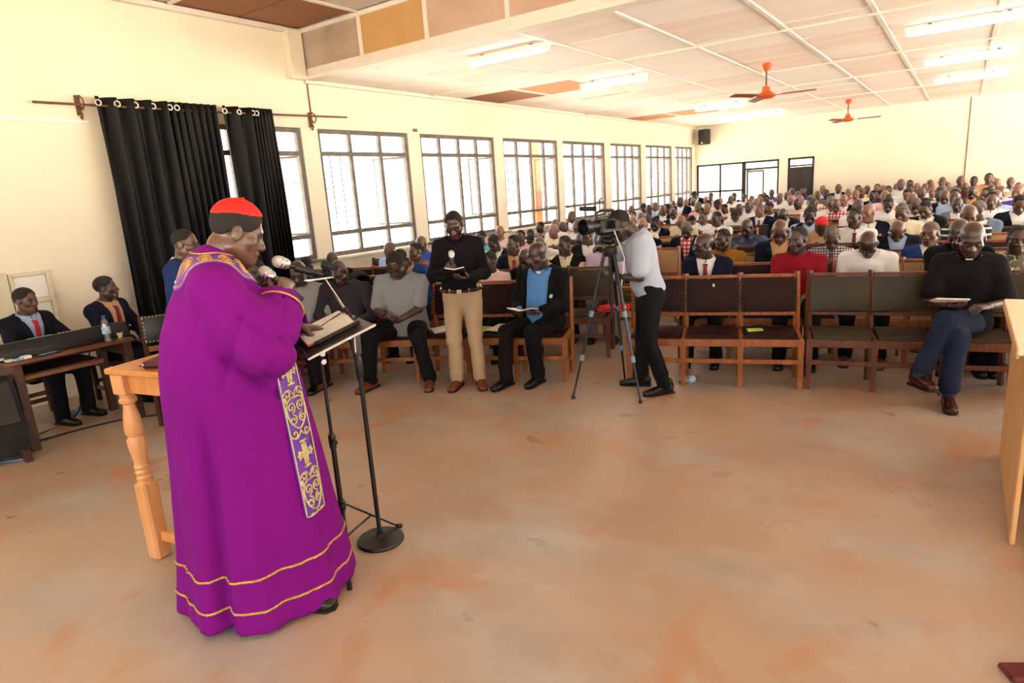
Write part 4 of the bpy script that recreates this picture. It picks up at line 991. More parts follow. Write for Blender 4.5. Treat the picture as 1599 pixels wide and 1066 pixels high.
    def hand(s, S, side, fine=True):
        w, d, n, c = (s.wr, s.dr, s.nr, s.cr) if side == 'r' else (s.wl, s.dl, s.nl, s.cl)
        n = nrm(n - d * n.dot(d)); lat = np.cross(d, n) * (1 if side == 'r' else -1)
        kn = w + d * .088
        S.loft([w - d * .01, w + d * .045, kn], [(.027, .020), (.037, .0165), (.040, .0135)], lat, .015)
        for i, (o, L, r) in enumerate(((.031, .074, .0092), (.0105, .082, .0096), (-.0105, .077, .0092), (-.030, .060, .008))):
            p = kn + lat * o - d * .006; dd = nrm(d + lat * o * 1.2); pts = [p]; ang = 0
            for q, fr in enumerate((.46, .30, .26)):
                ang += R_(c[0] if q == 0 else c[1]); v = dd * math.cos(ang) + n * math.sin(ang); pts.append(pts[-1] + v * L * fr)
            S.loft(pts, [r, r * .95, r * .88, r * .76], k=.005)
        p = w + d * .022 + lat * .026; v1 = nrm(d * .62 + lat * .68 + n * .42); v2 = nrm(d * .85 + lat * .1 + n * .55)
        S.loft([p, p + v1 * .042, p + v1 * .042 + v2 * .034], [.0135, .0112, .0092], k=.01)
    def legs(s, S, e=0, hem=0, sc=1, k=.03, upto=1.0):
        for i in (0, 1):
            h, kn, a = s.h[i], s.k[i], s.a[i]; a2 = kn + (a - kn) * upto
            S.loft([h, h + (kn - h) * .5, kn], [.088 * sc + e, .076 * sc + e, .058 * sc + e], k=k); S.loft([kn, kn + (a2 - kn) * .35, a2], [.058 * sc + e, .055 * sc + e, .036 * sc + e + hem], k=k)
    def headop(s, S, k=.02):
        Rh, hc, w = s.Rh.astype(np.float32), s.hc.astype(np.float32), s.w
        S.func(lambda P: head_d((P - hc) @ Rh, w), s.hc - .14, s.hc + .14, k)
    # ---- meshes
    def body(s, h=.016, hh=.007, hd=.0065, beard=0, legs=True, fine_hands=True, sc=.88):
        S = Sdf(); s.torso(S, -.012, sc=1, top=False); 
        for q in 'rl': s.arm(S, -.004, q)
        if legs: s.legs(S, -.006)
        S.loft([s.neck - s.Rt @ np.array([0, 0, .04]), s.ntop + s.Rt @ np.array([0, 0, .01]), s.hc + s.Rh @ np.array([0, -.02, -.02])], [(.055, .058), (.054, .057), (.051, .056)], k=.018)
        s.headop(S); s.hand(S, 'r'); s.hand(S, 'l')
        R = .135; fine = [(s.hc - R, s.hc + R, hh)]
        if fine_hands:
            for w, d in ((s.wr, s.dr), (s.wl, s.dl)): c = w + d * .09; fine.append((c - .10, c + .10, hd))
        V, Q = S.mesh(h, fine); L = (V - s.hc) @ s.Rh
        return np_mesh('body', V, Q, head_tint(L, beard))
    def hair(s, thick=.004, line=.042, slope=.75, h=.008, cut=None, top=.0):
        S = Sdf(); Rh, hc, w = s.Rh.astype(np.float32), s.hc.astype(np.float32), s.w
        def fn(P):
            L = (P - hc) @ Rh; d = ell_d(L, (0, -.012, .038 + top * .3), (.074 * w + thick, .095 + thick, .083 + thick + top)); x = np.abs(L[..., 0]); y = L[..., 1]
            lim = np.where(y > .035, line + .046 + (y - .035) * .1 - .04 * np.maximum(0, x - .035) / .03, np.where(y > -.035, line - .018 + (y + .035) * .25, line - .018 + (y + .035) * .9))
            return np.maximum(d, (lim - L[..., 2]) * .8)
        S.func(fn, s.hc - .12, s.hc + .13, .01); V, Q = S.mesh(h); return np_mesh('hair', V, Q, smooth_it=1)
    def noise(s, S, amp=.004, f=26, seed=0):
        r = np.random.default_rng(seed); K = r.normal(size=(5, 3)) * f * .6; ph = r.uniform(0, 6, 5); K = K.astype(np.float32)
        def fn(P):
            o = 0
            for k, p in zip(K, ph): o = o + np.sin(P @ k + np.float32(p))
            return (amp / 2.2) * o
        lo = np.min([o[1] for o in S.ops], 0); hi = np.max([o[2] for o in S.ops], 0); S.func(fn, lo, hi, .03, 'n')
    def folds(s, S, amp=.008):
        """creases that run round the elbows, the armpits and the waist"""
        C = [(s.er, 60, .10), (s.el, 60, .10), (s.T((.13, 0, .34)), 48, .10), (s.T((-.13, 0, .34)), 48, .10), (s.T((0, .08, .05)), 50, .16)]
        for i, (c, f, w) in enumerate(C):
            dv = nrm(np.array([(.5, .2, .85), (-.5, .2, .85), (.75, .3, .6), (-.75, .3, .6), (.15, .1, 1)][i])).astype(np.float32); c = np.asarray(c, np.float32)
            def fn(P, c=c, f=f, w=w, dv=dv, i=i):
                q = P - c; t = q @ dv; return (amp * np.sin(f * t + 2.5 * np.sin(9 * q[..., 0] + i)) * np.exp(-(q * q).sum(-1) / (w * w))).astype(np.float32)
            S.func(fn, c - 2 * w, c + 2 * w, .03, 'n')
    def cutlow(s, S, z): S.func(lambda P: (z - s.Ti(P)[..., 2]).astype(np.float32), s.hip - 2, s.hip + 2, .006, 'i')
    def neckhole(s, S, r=.061, z0=.462):
        def fn(P):
            L = s.Ti(P); d = np.sqrt((L[..., 0] / 1.03) ** 2 + (L[..., 1] + .006) ** 2); zz = L[..., 2] + .34 * L[..., 1]
            return np.minimum(np.maximum(d - .086, z0 + .034 - zz), np.maximum(d - r, z0 - .05 - zz)).astype(np.float32)
        S.func(fn, s.T((0, 0, .45)) - .22, s.T((0, 0, .45)) + .22, .006, 's')
    def shirt_sdf(s, e=.014, sleeve='long', zlo=-.07, seed=1, amp=.005, upto=None):
        S = Sdf(); s.torso(S, e)
        for q in 'rl':
            if sleeve == 'long': s.arm(S, e - .002, q, upto or 1.93, flare=.006)
            elif sleeve == 'short': s.arm(S, e, q, .78, flare=.014)
        s.noise(S, amp, seed=seed); s.folds(S); s.neckhole(S); s.cutlow(S, zlo); return S
    def wedge(s, S, zb, wt, wb=.0, zt=.47, low=True):
        def fn(P):
            L = s.Ti(P); x = np.abs(L[..., 0]); z = L[..., 2]; w = wb + (wt - wb) * np.clip((z - zb) / (zt - zb), 0, 1.2)
            d = np.maximum(x - w, np.maximum(-L[..., 1] + .0, zb - z))
            if low: d = np.minimum(d, np.maximum(x - np.maximum(0, (zb - .12 - z)) * .35, np.maximum(-L[..., 1], z - zb + .1)))
            return d.astype(np.float32)
        S.func(fn, s.hip - 1, s.hip + 1, .004, 's')
    def jacket_sdf(s, e=.03, zb=.14, wt=.085, wb=.004, zlo=-.11, seed=2, low=True, sleeves=True):
        S = Sdf(); s.torso(S, e); 
        if sleeves:
            for q in 'rl': s.arm(S, e - .012, q, 1.9, flare=.01)
        s.noise(S, .005, seed=seed); s.folds(S, .007); s.neckhole(S, .075, .468); s.wedge(S, zb, wt, wb, low=low); s.cutlow(S, zlo)
        return S
    def trousers_sdf(s, e=.012, seed=3, upto=.98, hem=.018):
        S = Sdf(); hz = s.hip
        b, B = s.belly, s.bulk
        S.loft([s.T((0, -.005, -.06)), s.T((0, b * .3, .045))], [(.155 * B + e, .118 * B + e), (.155 * B + b * .25 + e, .112 * B + b * .4 + e)], k=.03)
        s.legs(S, e, hem, upto=upto); s.noise(S, .005, 22, seed)
        for i in (0, 1):
            for c, w, f in ((s.k[i], .10, 55), (s.h[i], .11, 50), (s.a[i] + np.array((0, 0, .08)), .08, 70)):
                c = np.asarray(c, np.float32); dv = nrm(s.k[i] - s.h[i] + np.array((0, .05, .3))).astype(np.float32)
                def fn(P, c=c, w=w, f=f, dv=dv, i=i): q = P - c; return (.008 * np.sin(f * (q @ dv) + 2 * np.sin(11 * q[..., 0] + i)) * np.exp(-(q * q).sum(-1) / (w * w))).astype(np.float32)
                S.func(fn, c - 2 * w, c + 2 * w, .03, 'n')
        return S
    def patch(s, S, xs, zs, fn, off=.003, th=.004, y0=.36):
        """thin piece lying on the front of garment S; fn(u,v)->(x,z) in the torso frame"""
        pts = [fn(u, v) for u in xs for v in zs]; ys = np.arange(y0, -.04, -.004); n = len(pts)
        G = np.array([[(x, y, z) for y in ys] for x, z in pts]); W = G @ s.Rt.T + s.hip; f = S.eval(W.reshape(-1, 3)).reshape(n, -1)
        hit = np.argmax(f < 0, 1); ok = (f < 0).any(1); yy = np.where(ok, ys[hit], 0.0)
        for i in range(n):
            if ok[i] and hit[i] > 0: a, b = f[i, hit[i] - 1], f[i, hit[i]]; yy[i] = ys[hit[i] - 1] - .004 * a / (a - b + 1e-9)
        Fp = [s.T((x, y + off + th, z)) for (x, z), y in zip(pts, yy)]; Bp = [s.T((x, y + off - .006, z)) for (x, z), y in zip(pts, yy)]
        b = MB(); b.grid(Fp, len(xs), len(zs), off=Bp); return b
    def pm(s, b, name): me = b.mesh(name, 60); me.materials.append(None); return me
    def tie(s, S, w0=.018, w1=.036, ztop=.452, zbot=.08):
        def fn(u, v): w = w0 + (w1 - w0) * v if v < .93 else w1 * (1 - (v - .93) / .07 * .8); return (u * w, ztop - .02 - (ztop - zbot) * v)
        b = s.patch(S, [-1, 0, 1], np.linspace(0, 1, 14), fn, .004, .006)
        k = s.patch(S, [-1, 0, 1], [0, .5, 1], lambda u, v: (u * (.024 - .006 * v), ztop + .012 - .04 * v), .008, .010)
        b.add(k.v, k.f); return s.pm(b, 'tie')
    def collar(s, kind='shirt', e=.0):
        b = MB(); n = 28; Fp = []; Bp = []; c0 = np.array([0, -.006, .487])
        for i in range(n):
            t = -math.pi / 2 * 0 + (2 * math.pi) * (i / (n - 1)); t = math.pi / 2 + (.09 if kind != 'clerical' else .0) + t * (1 - (.18 if kind != 'clerical' else 0) / (2 * math.pi))
            cx, cy = math.cos(t), math.sin(t); front = max(0, cy)
            base = .494 - .34 * cy * .066
            for v in (0, 1, 2):
                if kind == 'clerical': r = .0625 + e + (.0, .003, .007)[v]; z = base + (.028, .031, -.006)[v]
                else: r = .063 + e + (.0, .005, .029 + .014 * front)[v]; z = base + (.028, .031, .004 - .024 * front ** 3)[v]
                z -= c0[2]
                r2 = r + .002
                Fp.append(s.T(c0 + np.array([cx * r2 * 1.02, cy * r2 * 1.0, z]))); Bp.append(s.T(c0 + np.array([cx * (r2 - .006), cy * (r2 - .006), z - .003])))
        b.grid(Fp, n, 3, off=Bp); return s.pm(b, 'collar')
    def tab(s):
        b = MB(); Fp = []; Bp = []; c0 = np.array([0, -.006, .487])
        for i in range(7):
            t = math.pi / 2 + (i / 6 - .5) * .6; cx, cy = math.cos(t), math.sin(t)
            for v in (0, 1): r = .0725; z = .494 - .34 * cy * .066 + (.025, .004)[v] - c0[2]; Fp.append(s.T(c0 + np.array([cx * r, cy * r, z]))); Bp.append(s.T(c0 + np.array([cx * (r - .008), cy * (r - .008), z])))
        b.grid(Fp, 7, 2, off=Bp); return s.pm(b, 'collar_tab')
    def lapels(s, J, zb=.14, wt=.085, wb=.004, zt=.455, width=.055):
        B_ = MB()
        for sg in (-1, 1):
            def fn(u, v):
                z = zb + .01 + (zt - zb) * v; x0 = wb + (wt - wb) * min(1.0, (z - zb) / (.47 - zb)); wd = width * (v * 1.25 if v < .72 else (.9 if v < .8 else .72)); return (sg * (x0 + .004 + u * wd), z)
            k = s.patch(J, np.linspace(0, 1, 4), np.linspace(0, 1, 12), fn, .002, .004); B_.add(k.v, k.f)
        return s.pm(B_, 'lapels')
def shoe_mesh():
    S = Sdf(); S.loft([(0, -.055, .045), (0, .03, .045), (0, .12, .034), (.004, .185, .026)], [(.034, .045), (.038, .045), (.045, .034), (.038, .024)], k=.02); S.loft([(0, -.035, .06), (0, -.03, .11)], [(.036, .046), (.037, .046)], k=.02)
    S.func(lambda P: (.0 - P[..., 2]).astype(np.float32), (-1, -1, -1), (1, 1, 1), .004, 'i'); V, Q = S.mesh(.011); V[:, 2] = np.maximum(V[:, 2], 0); return np_mesh('shoe', V, Q)
SHOE = shoe_mesh()
def sole_mesh():
    b = MB(); pts = [(-.034, -.085), (.034, -.085), (.038, .03), (.048, .12), (.042, .18), (.012, .208), (-.026, .2), (-.044, .16), (-.046, .11), (-.036, .03)]; b.prism(pts, .012); b.prism([(-.034, -.088), (.034, -.088), (.036, -.02), (-.036, -.02)], .02); me = b.mesh('sole'); me.materials.append(None); return me
SOLE = sole_mesh()
# ---- colours
def skin(name, c):
    m = bpy.data.materials.new(name); m.use_nodes = True; t = m.node_tree; L = t.links.new; p = t.nodes['Principled BSDF']
    a = nd(m, 'ShaderNodeAttribute', attribute_name='tint'); x = nd(m, 'ShaderNodeMix', data_type='RGBA', blend_type='MULTIPLY'); x.inputs[0].default_value = 1; x.inputs[6].default_value = lin(c); L(a.outputs['Color'], x.inputs[7])
    L(x.outputs[2], p.inputs['Base Color']); p.inputs['Roughness'].default_value = .38; p.inputs['Specular IOR Level'].default_value = .6
    p.inputs['Coat Weight'].default_value = .45; p.inputs['Coat Roughness'].default_value = .28
    return m
SK = {'d': skin('deep_brown_skin', '42291E'), 'm': skin('brown_skin', '60402F'), 'l': skin('light_brown_skin', '8C6049')}
HAIR = {'short': mat('black_cropped_hair', '1A1513', .8, bump=.3, bscale=300), 'grey': mat('greying_cropped_hair', '7F7870', .85, c2='4A443F', scale=60), 'stubble': mat('shaved_scalp', '3A2820', .5)}
CLOTH = {}
COLS = dict(white='EDEEF0', cream='E9DFC4', lightblue='A9C4EA', royal='3D5FD0', teal='6FC3DC', palepink='EBCFCB', pink='E8B4BC', tan='CDA67E', lilac='D2BFE4', brown='7A5A48', maroon='5E1E2C', black='0E0E10', red='8E0F22', redpink='D9647A',
            purple='5A4BC0', grey='8E9094', skyblue='5C9DE6', mustard='9A6A20', navy='0F1428', olive='4A4A3A', green='2E4038', greyblue='6C7C92', blue='22407E', khaki='B39C7E', steelgrey='8C8F93', darkgrey='2E2A30', clerical='0E0C10', midnight='0D111C', denimdark='0E1015', slate='1C2740', bluesuit='1E3468', charcoal='0C0B0D', clergyblue='5C93D8', bluegrey='B6C2D6')
def cloth(k):
    if k not in CLOTH: CLOTH[k] = mat(k + '_cloth', COLS[k], .9, spec=.25, var=.08, scale=6, bump=.04, bscale=120, sheen=0)
    return CLOTH[k]
def pattern(name, a, b, kind, n=70, c=None):
    m = bpy.data.materials.new(name); m.use_nodes = True; t = m.node_tree; L = t.links.new; p = t.nodes['Principled BSDF']; p.inputs['Roughness'].default_value = .85
    tc = nd(m, 'ShaderNodeTexCoord'); sp = nd(m, 'ShaderNodeSeparateXYZ'); L(tc.outputs['Object'], sp.inputs[0])
    def stripe(axis, n, thr):
        s = nd(m, 'ShaderNodeMath', operation='MULTIPLY'); L(sp.outputs[axis], s.inputs[0]); s.inputs[1].default_value = n; f = nd(m, 'ShaderNodeMath', operation='FRACT'); L(s.outputs[0], f.inputs[0]); g = nd(m, 'ShaderNodeMath', operation='GREATER_THAN'); L(f.outputs[0], g.inputs[0]); g.inputs[1].default_value = thr; return g.outputs[0]
    def mx(f, A, B):
        x = nd(m, 'ShaderNodeMix', data_type='RGBA'); L(f, x.inputs[0])
        for i, q in ((6, A), (7, B)):
            if hasattr(q, 'links'): L(q, x.inputs[i])
            else: x.inputs[i].default_value = q
        return x.outputs[2]
    if kind == 'noise':
        nz = nd(m, 'ShaderNodeTexNoise'); nz.inputs['Scale'].default_value = n; L(tc.outputs['Object'], nz.inputs[0]); r = nd(m, 'ShaderNodeValToRGB'); r.color_ramp.interpolation = 'CONSTANT'; e = r.color_ramp.elements; e[0].color = lin(a); e[1].color = lin(b); e[1].position = .5
        if c: q = r.color_ramp.elements.new(.58); q.color = lin(c)
        L(nz.outputs[0], r.inputs[0]); o = r.outputs[0]
    elif kind == 'v': o = mx(stripe('X', n, .5), lin(a), lin(b))
    elif kind == 'h': o = mx(stripe('Z', n, .7), lin(a), lin(b))
    else: o = mx(stripe('X', n, .6), mx(stripe('Z', n, .6), lin(a), lin(b)), mx(stripe('Z', n, .6), lin(b), lin(c or b)))
    L(o, p.inputs['Base Color']); CLOTH[name] = m
pattern('brown_pattern', '5A3528', 'B98A6C', 'noise', 40, '7A4634'); pattern('maroonplaid', '4A2030', 'B9A0A6', 'check', 26); pattern('bluestripe', 'A9C4EA', 'E6EDF8', 'v', 50); pattern('pinkstripe', 'F0C9CB', 'FAF0EE', 'v', 30)
pattern('denim', '2A3450', '46587E', 'noise', 9); pattern('greycheck', '8B8880', '5E5A54', 'check', 30); pattern('pinkcheck', 'F3E4E2', 'C4485E', 'check', 17, '8C2038'); pattern('whitecheck', 'DDDCE2', '4C4A62', 'check', 36); pattern('blackstripe', '1B1C22', 'C9CCD2', 'h', 14); pattern('camo', '6E6A52', 'C9C4B4', 'noise', 14, '4E5440')
CLOTH['brown'] = CLOTH['brown_pattern']; CLOTH_BROWN_PLAIN = mat('plain_brown_cloth', COLS['brown'], .85)
M_tie = {'maroon': mat('maroon_silk_tie', '7A1430', .4), 'red': mat('bright_red_silk_tie', 'C01C26', .4), 'navy': mat('navy_silk_tie', '20223C', .4), 'black': mat('black_tie', '141418', .5), 'purple': mat('purple_silk_tie', '5E2250', .4)}
M_shoe = mat('black_shoe_leather', '161212', .25); M_shoebr = mat('brown_shoe_leather', '6E3418', .3); M_shoedk = mat('dark_brown_shoe_leather', '3A1B14', .22); M_sole = mat('shoe_sole', '1B1512', .7); M_sock = {'white': mat('white_sock', 'E6E6E6', .9), 'navy': mat('navy_sock', '1B2440', .9)}
M_tab = mat('white_collar_tab', 'F4F4F2', .5); M_eye = mat('eye_white', 'D8CFC4', .3); M_iris = mat('dark_iris', '1A0F0A', .15); M_badge = mat('orange_badge', 'E88A4A', .6); M_gl = mat('spectacle_frame', '1A1614', .3); M_lens = glass('spectacle_lens', (.9, .92, .93), .85, .05)
def add_shoes(t, F, m=None, rot=(0, 0), socks=None, pitch=(0, 0), flip=0):
    for i in (0, 1):
        a = F.a[i]; M = tr(a[0], a[1], max(0, a[2] - .085)) @ rotz(R_(rot[i])) @ Matrix.Rotation(R_(pitch[i]), 4, 'X')
        o = link('shoe', SHOE, t, M, m or M_shoe); link('sole', SOLE, o, None, M_sole)
        if socks:
            b = MB(); k = F.k[i]; d = nrm(k - a); b.tube([tuple(a - d * .02), tuple(a + d * .07), tuple(a + d * .14)], [.043, .04, .044], 12); b.build('sock', socks, t)
def add_eyes(t, F, down=25):
    for sx in (-1, 1):
        c = F.hc + F.Rh @ np.array([sx * .031, .0755, -.001]); q = F.Rh
        M = Matrix([[*q[0], c[0]], [*q[1], c[1]], [*q[2], c[2]], [0, 0, 0, 1]])
        b = MB(); b.lathe([(.0001, -.0128), (.008, -.010), (.0125, -.003), (.0125, .003), (.008, .010), (.0001, .0128)], 12); e = b.build('eye', M_eye, t); e.matrix_basis = M
        b = MB(); b.lathe([(.0062, 0), (.005, .0014), (.001, .002)], 10, M=Matrix.Rotation(R_(-90 - down), 4, 'X') @ tr(0, 0, .0122)); i = b.build('iris', M_iris, e)
        b = MB(); V = []
        for a in range(7):
            for c_ in range(5):
                th = R_(-75 + 25 * a); ph = R_(0 + 22 * c_ * (1 if down < 30 else 1.15) - 4); V.append((.0140 * math.sin(th) * math.cos(R_(90) - ph) if False else .0138 * math.sin(th), .0138 * math.cos(th) * math.cos(R_(80) - ph), .0138 * math.cos(th) * math.sin(R_(80) - ph)))
        b.grid(V, 7, 5); b.build('eyelid', F_skin(t), e, 180)
def F_skin(t): return t_skin.get(t.name, SK['d'])
t_skin = {}
def add_glasses(t, F):
    q = F.Rh; c = F.hc; M = Matrix([[*q[0], c[0]], [*q[1], c[1]], [*q[2], c[2]], [0, 0, 0, 1]])
    g = bpy.data.objects.new('glasses', None); col.objects.link(g); g.parent = t; g.matrix_basis = M
    for sx in (-1, 1):
        b = MB(); b.tube([(sx * .033 + .024 * math.cos(a), .100 - .10 * abs(sx * .033 + .024 * math.cos(a)) ** 1.3, -.004 + .018 * math.sin(a)) for a in np.linspace(0, 2 * math.pi, 17)], .002, 6); b.tube([(sx * .057, .094, .0), (sx * .077, .07, .004), (sx * .083, .0, .006)], .0022, 6); b.build('frame', M_gl, g)
        b = MB(); b.lathe([(.023, 0), (.001, .0005)], 14, M=tr(sx * .033, .0985, -.004) @ Matrix.Rotation(R_(-90), 4, 'X') @ Matrix.Diagonal((1, .8, 1, 1))); b.build('lens', M_lens, g)
    b = MB(); b.tube([(-.011, .1, .0), (0, .104, .002), (.011, .1, .0)], .002, 6); b.build('bridge', M_gl, g)
def sm(S, h, name, fine=(), it=1): V, Q = S.mesh(h, fine); return np_mesh(name, V, Q, smooth_it=it)
# ================================================================ people near the camera
def face(fx, fy): return math.atan2(-fx, fy)
def person(label, loc, fdir, sk='d', scale=1.0, group=None):
    t = thing('person', label, 'person', loc, face(*fdir), group, scale); t_skin[t.name] = SK[sk]; t['_sk'] = sk; del t['_sk']; return t
def dress(t, F, sk, top=None, topm=None, jacket=None, jm=None, shirt='long', tie=None, collar='shirt', hair='short', vest=None, trm=None, shoem=None, e=.014, eyes=True, beard=0, h=.012, hh=.006, hd=.0062, zlo=-.07, jz=.14, jw=.085, jb=.004, socks=None, srot=(0, 0), spitch=(0, 0), low=True, tab=False, hthick=.004, hline=.042, colm=None, lap=True, vz=.2, tup=.98):
    link('body', F.body(h=.016, hh=hh, hd=hd, beard=beard), t, None, SK[sk])
    if eyes: add_eyes(t, F, 30)
    if hair: link('hair', F.hair(hthick, hline, h=.006), t, None, HAIR[hair])
    S = F.shirt_sdf(e, shirt, zlo); so = link('shirt', sm(S, h, 'shirt'), t, None, topm)
    link('collar', F.collar(collar), so, None, colm or topm)
    if tab: link('collar_tab', F.tab(), so, None, M_tab)
    if jacket:
        J = F.jacket_sdf(zb=jz, wt=jw, wb=jb, low=low); jo = link('jacket', sm(J, h, 'jacket'), t, None, jm)
        if lap: link('lapels', F.lapels(J, jz, jw, jb), jo, None, jm)
    if vest:
        J = F.jacket_sdf(e=.024, zb=vz, wt=.075, low=False, sleeves=False, zlo=-.04); link('sweater_vest', sm(J, h, 'sweater_vest'), t, None, jm)
    if tie: link('tie', F.tie(S), t, None, M_tie[tie])
    if trm: link('trousers', sm(F.trousers_sdf(upto=tup), h, 'trousers'), t, None, trm)
    add_shoes(t, F, shoem, srot, socks, spitch)
    return S
def wp(t, p): return t.matrix_basis @ Vector([float(x) for x in p])
# ---------------------------------------------------------------- the man in purple
CS = 1.085
t = person('man in long purple robe and red skullcap speaking into a microphone', (-2.68, 1.53, 0), (math.sin(R_(30)), math.cos(R_(30))), 'm', CS)
F = Fig('stand', lean=4, head=(-4, 20, 0), hz=.945, hfwd=.045, wr=(.085, .262, 1.285), wl=(-.115, .335, 1.13), pr=(.9, -.5, -.75), pl=(-.9, -.2, -.9), dr=(-.35, .35, .8), dl=(.25, .93, -.10), nr=(-.75, -.35, -.1), nl=(.05, -.05, -1), cr=(65, 60), cl=(14, 18), bulk=1.12, belly=.06, w=1.06)
F.a = [np.array((.20, .12, .085)), np.array((-.1, .02, .085))]; F.k = [np.array((.11, .06, .5)), np.array((-.1, .04, .5))]
link('body', F.body(h=.016, hh=.0048, hd=.0042), t, None, SK['m']); add_eyes(t, F, 45)
link('hair', F.hair(.007, .018, h=.005), t, None, HAIR['short'])
S = Sdf()
def capfn(P):
    L = (P - F.hc.astype(np.float32)) @ F.Rh.astype(np.float32)
    return np.maximum(ell_d(L, (0, -.012, .046), (.082, .104, .094)), (.073 + .22 * L[..., 1] - L[..., 2]))
S.func(capfn, F.hc - .13, F.hc + .16, .006)
tp = F.hc + F.Rh @ np.array([0, -.012, .143]); S.ell(tp, (.007, .007, .006), .004)
V, Q = S.mesh(.005); link('skullcap', np_mesh('skullcap', V, Q, smooth_it=2), t, None, mat('red_silk', 'D81E16', .6))
RZ = [0, .02, .3, .6, .85, 1.05, 1.2, 1.3, 1.36, 1.40]; RXv = [.385, .385, .345, .295, .258, .232, .21, .185, .145, .085]; RF = [.40, .40, .365, .325, .295, .268, .225, .165, .115, .065]; RB = [.34, .34, .305, .28, .262, .25, .225, .185, .14, .08]
rz_ = np.linspace(0, 1.42, 143)
def robeR(th, z):
    rx = np.interp(z, RZ, RXv); c = np.sin(th); rf = np.where(c > 0, np.interp(z, RZ, RF), np.interp(z, RZ, RB))
    r = 1 / np.sqrt((np.cos(th) / rx) ** 2 + (c / rf) ** 2)
    A = np.clip((1.2 - z) / 1.1, 0, 1)
    f = .5 * np.cos(9 * th + .8 + .5 * np.sin(2 * z)) + .32 * np.cos(5 * th + 2.1) + .25 * np.cos(15 * th + 3 * np.sin(th) + 1.2 * z)
    pleat = np.exp(-((np.mod(th + math.pi * .5 - R_(-38) + math.pi, 2 * math.pi) - math.pi) / .07) ** 2) + .8 * np.exp(-((np.mod(th + math.pi * .5 - R_(62) + math.pi, 2 * math.pi) - math.pi) / .09) ** 2)
    return r * (1 + .062 * A * f - .17 * np.clip((1.2 - z) / .5, 0, 1) * pleat)
S = Sdf()
def robefn(P):
    x, y, z = P[..., 0], P[..., 1], P[..., 2]; th = np.arctan2(y - .02, x); r = np.sqrt(x * x + (y - .02) ** 2)
    return np.maximum((r - robeR(th, np.clip(z, 0, 1.41))) * .85, np.maximum(z - 1.405, .018 - z)).astype(np.float32)
S.func(robefn, (-.5, -.5, .0), (.5, .52, 1.42), .03)
F.torso(S, .03, k=.05)
cuffs = []
for q, (a, b, c) in (('r', (F.sr, F.er, F.wr)), ('l', (F.sl, F.el, F.wl))):
    S.loft([a, a + (b - a) * .5, b], [.072, .086, .094], k=.06); e2 = b + (c - b) * .86
    S.loft([b, b + (c - b) * .5, e2], [.094, (.092), (.088)], k=.05); cuffs.append((e2, nrm(c - b)))
    S.func((lambda P, e2=e2, d=nrm(c - b): loft_d(P, [e2 + d * .02, e2 + d * .12], [(.066, .066), (.08, .08)])), e2 - .12, e2 + .2, .01, 's')
F.noise(S, .003, 16, 5)
def drape(P):
    a = F.sr * .5 + F.er * .5; q = P - F.er.astype(np.float32); r1 = 1 - np.abs(np.sin(P[..., 2] * 15 + P[..., 1] * 11 - P[..., 0] * 6 + .8 * np.sin(P[..., 1] * 9))); r2 = 1 - np.abs(np.sin(P[..., 2] * 8 - P[..., 1] * 21 + 1.2)); return ((.034 * (r1 ** 2.2 - .33) + .022 * (r2 ** 2.5 - .3)) * np.exp(-(q * q).sum(-1) / .06)).astype(np.float32)
S.func(drape, F.er - .35, F.er + .35, .03, 'n')
M_robe = mat('purple_wool_robe', '7C0F82', .9, spec=.15, var=.06, scale=5, bump=.10, bscale=220)
V, Q = S.mesh(.0115); robe = link('robe', np_mesh('robe', V, Q, smooth_it=1), t, None, M_robe)
RS = S
M_gold = mat('gold_braid', 'D8B25A', .4, metal=.35, c2='B4803C', scale=80); M_goldl = mat('pale_gold_embroidery', 'DCD2A0', .45, metal=.25, c2='BFAE70', scale=90)
M_stole = mat('violet_brocade', '7A35B4', .45, c2='6228A0', scale=14)
def surf_r(th, z, off=.0):
    """robe surface found by marching inwards along a radius"""
    r = np.arange(.62, .1, -.004); P = np.stack([r * math.cos(th), .02 + r * math.sin(th), np.full_like(r, z)], 1); f = RS.eval(P); i = int(np.argmax(f < 0)); rr = r[i] + .004 * (f[i] / (f[i - 1] - f[i] + 1e-9)) + off if i else robeR(th, z) + off
    return (rr * math.cos(th), .02 + rr * math.sin(th), z)
for z in (.245, .115):
    b = MB(); ths = np.linspace(0, 2 * math.pi, 121); pts = [surf_r(a, z, .0055) for a in ths]
    b.tube(pts, .0048, 6, flat=1.2); b.tube([(p[0], p[1], p[2] + .004 * math.sin(i * 2.1)) for i, p in enumerate(pts)], .004, 5); b.build('gold_braid', M_gold, robe, 180)
for e2, d in cuffs:
    u = nrm(np.cross(d, (0, 0, 1))); v = np.cross(d, u); b = MB(); b.tube([tuple(e2 - d * .0 + (u * math.cos(a) + v * math.sin(a)) * .0925) for a in np.linspace(0, 2 * math.pi, 33)], .0048, 6); b.build('gold_braid', M_gold, robe, 180)
# stole: collar round the neck and the panel hanging in front
def dn(x, y, off=.006):
    z = np.arange(1.62, 1.1, -.004); P = np.stack([np.full_like(z, x), np.full_like(z, y), z], 1); f = RS.eval(P); i = int(np.argmax(f < 0)); return z[i] + off
nk = F.neck; Fp = []; Bp = []; NUc = 36
for i in range(NUc):
    a = math.pi / 2 + .22 + (2 * math.pi - .44) * i / (NUc - 1)
    for j in range(5):
        r = .080 + .0165 * j * (1 + .25 * max(0, -math.sin(a))); x = nk[0] + r * 1.12 * math.cos(a); y = nk[1] + .01 + r * math.sin(a); z = dn(x, y); Fp.append((x, y, z + .004)); Bp.append((x, y, z - .006))
stole = bpy.data.objects.new('stole', None); col.objects.link(stole); stole.parent = t
b = MB(); b.grid(Fp, NUc, 5, off=Bp); b.build('stole_collar', M_stole, stole, 180)
b = MB(); C3 = np.array(Fp).reshape(NUc, 5, 3)
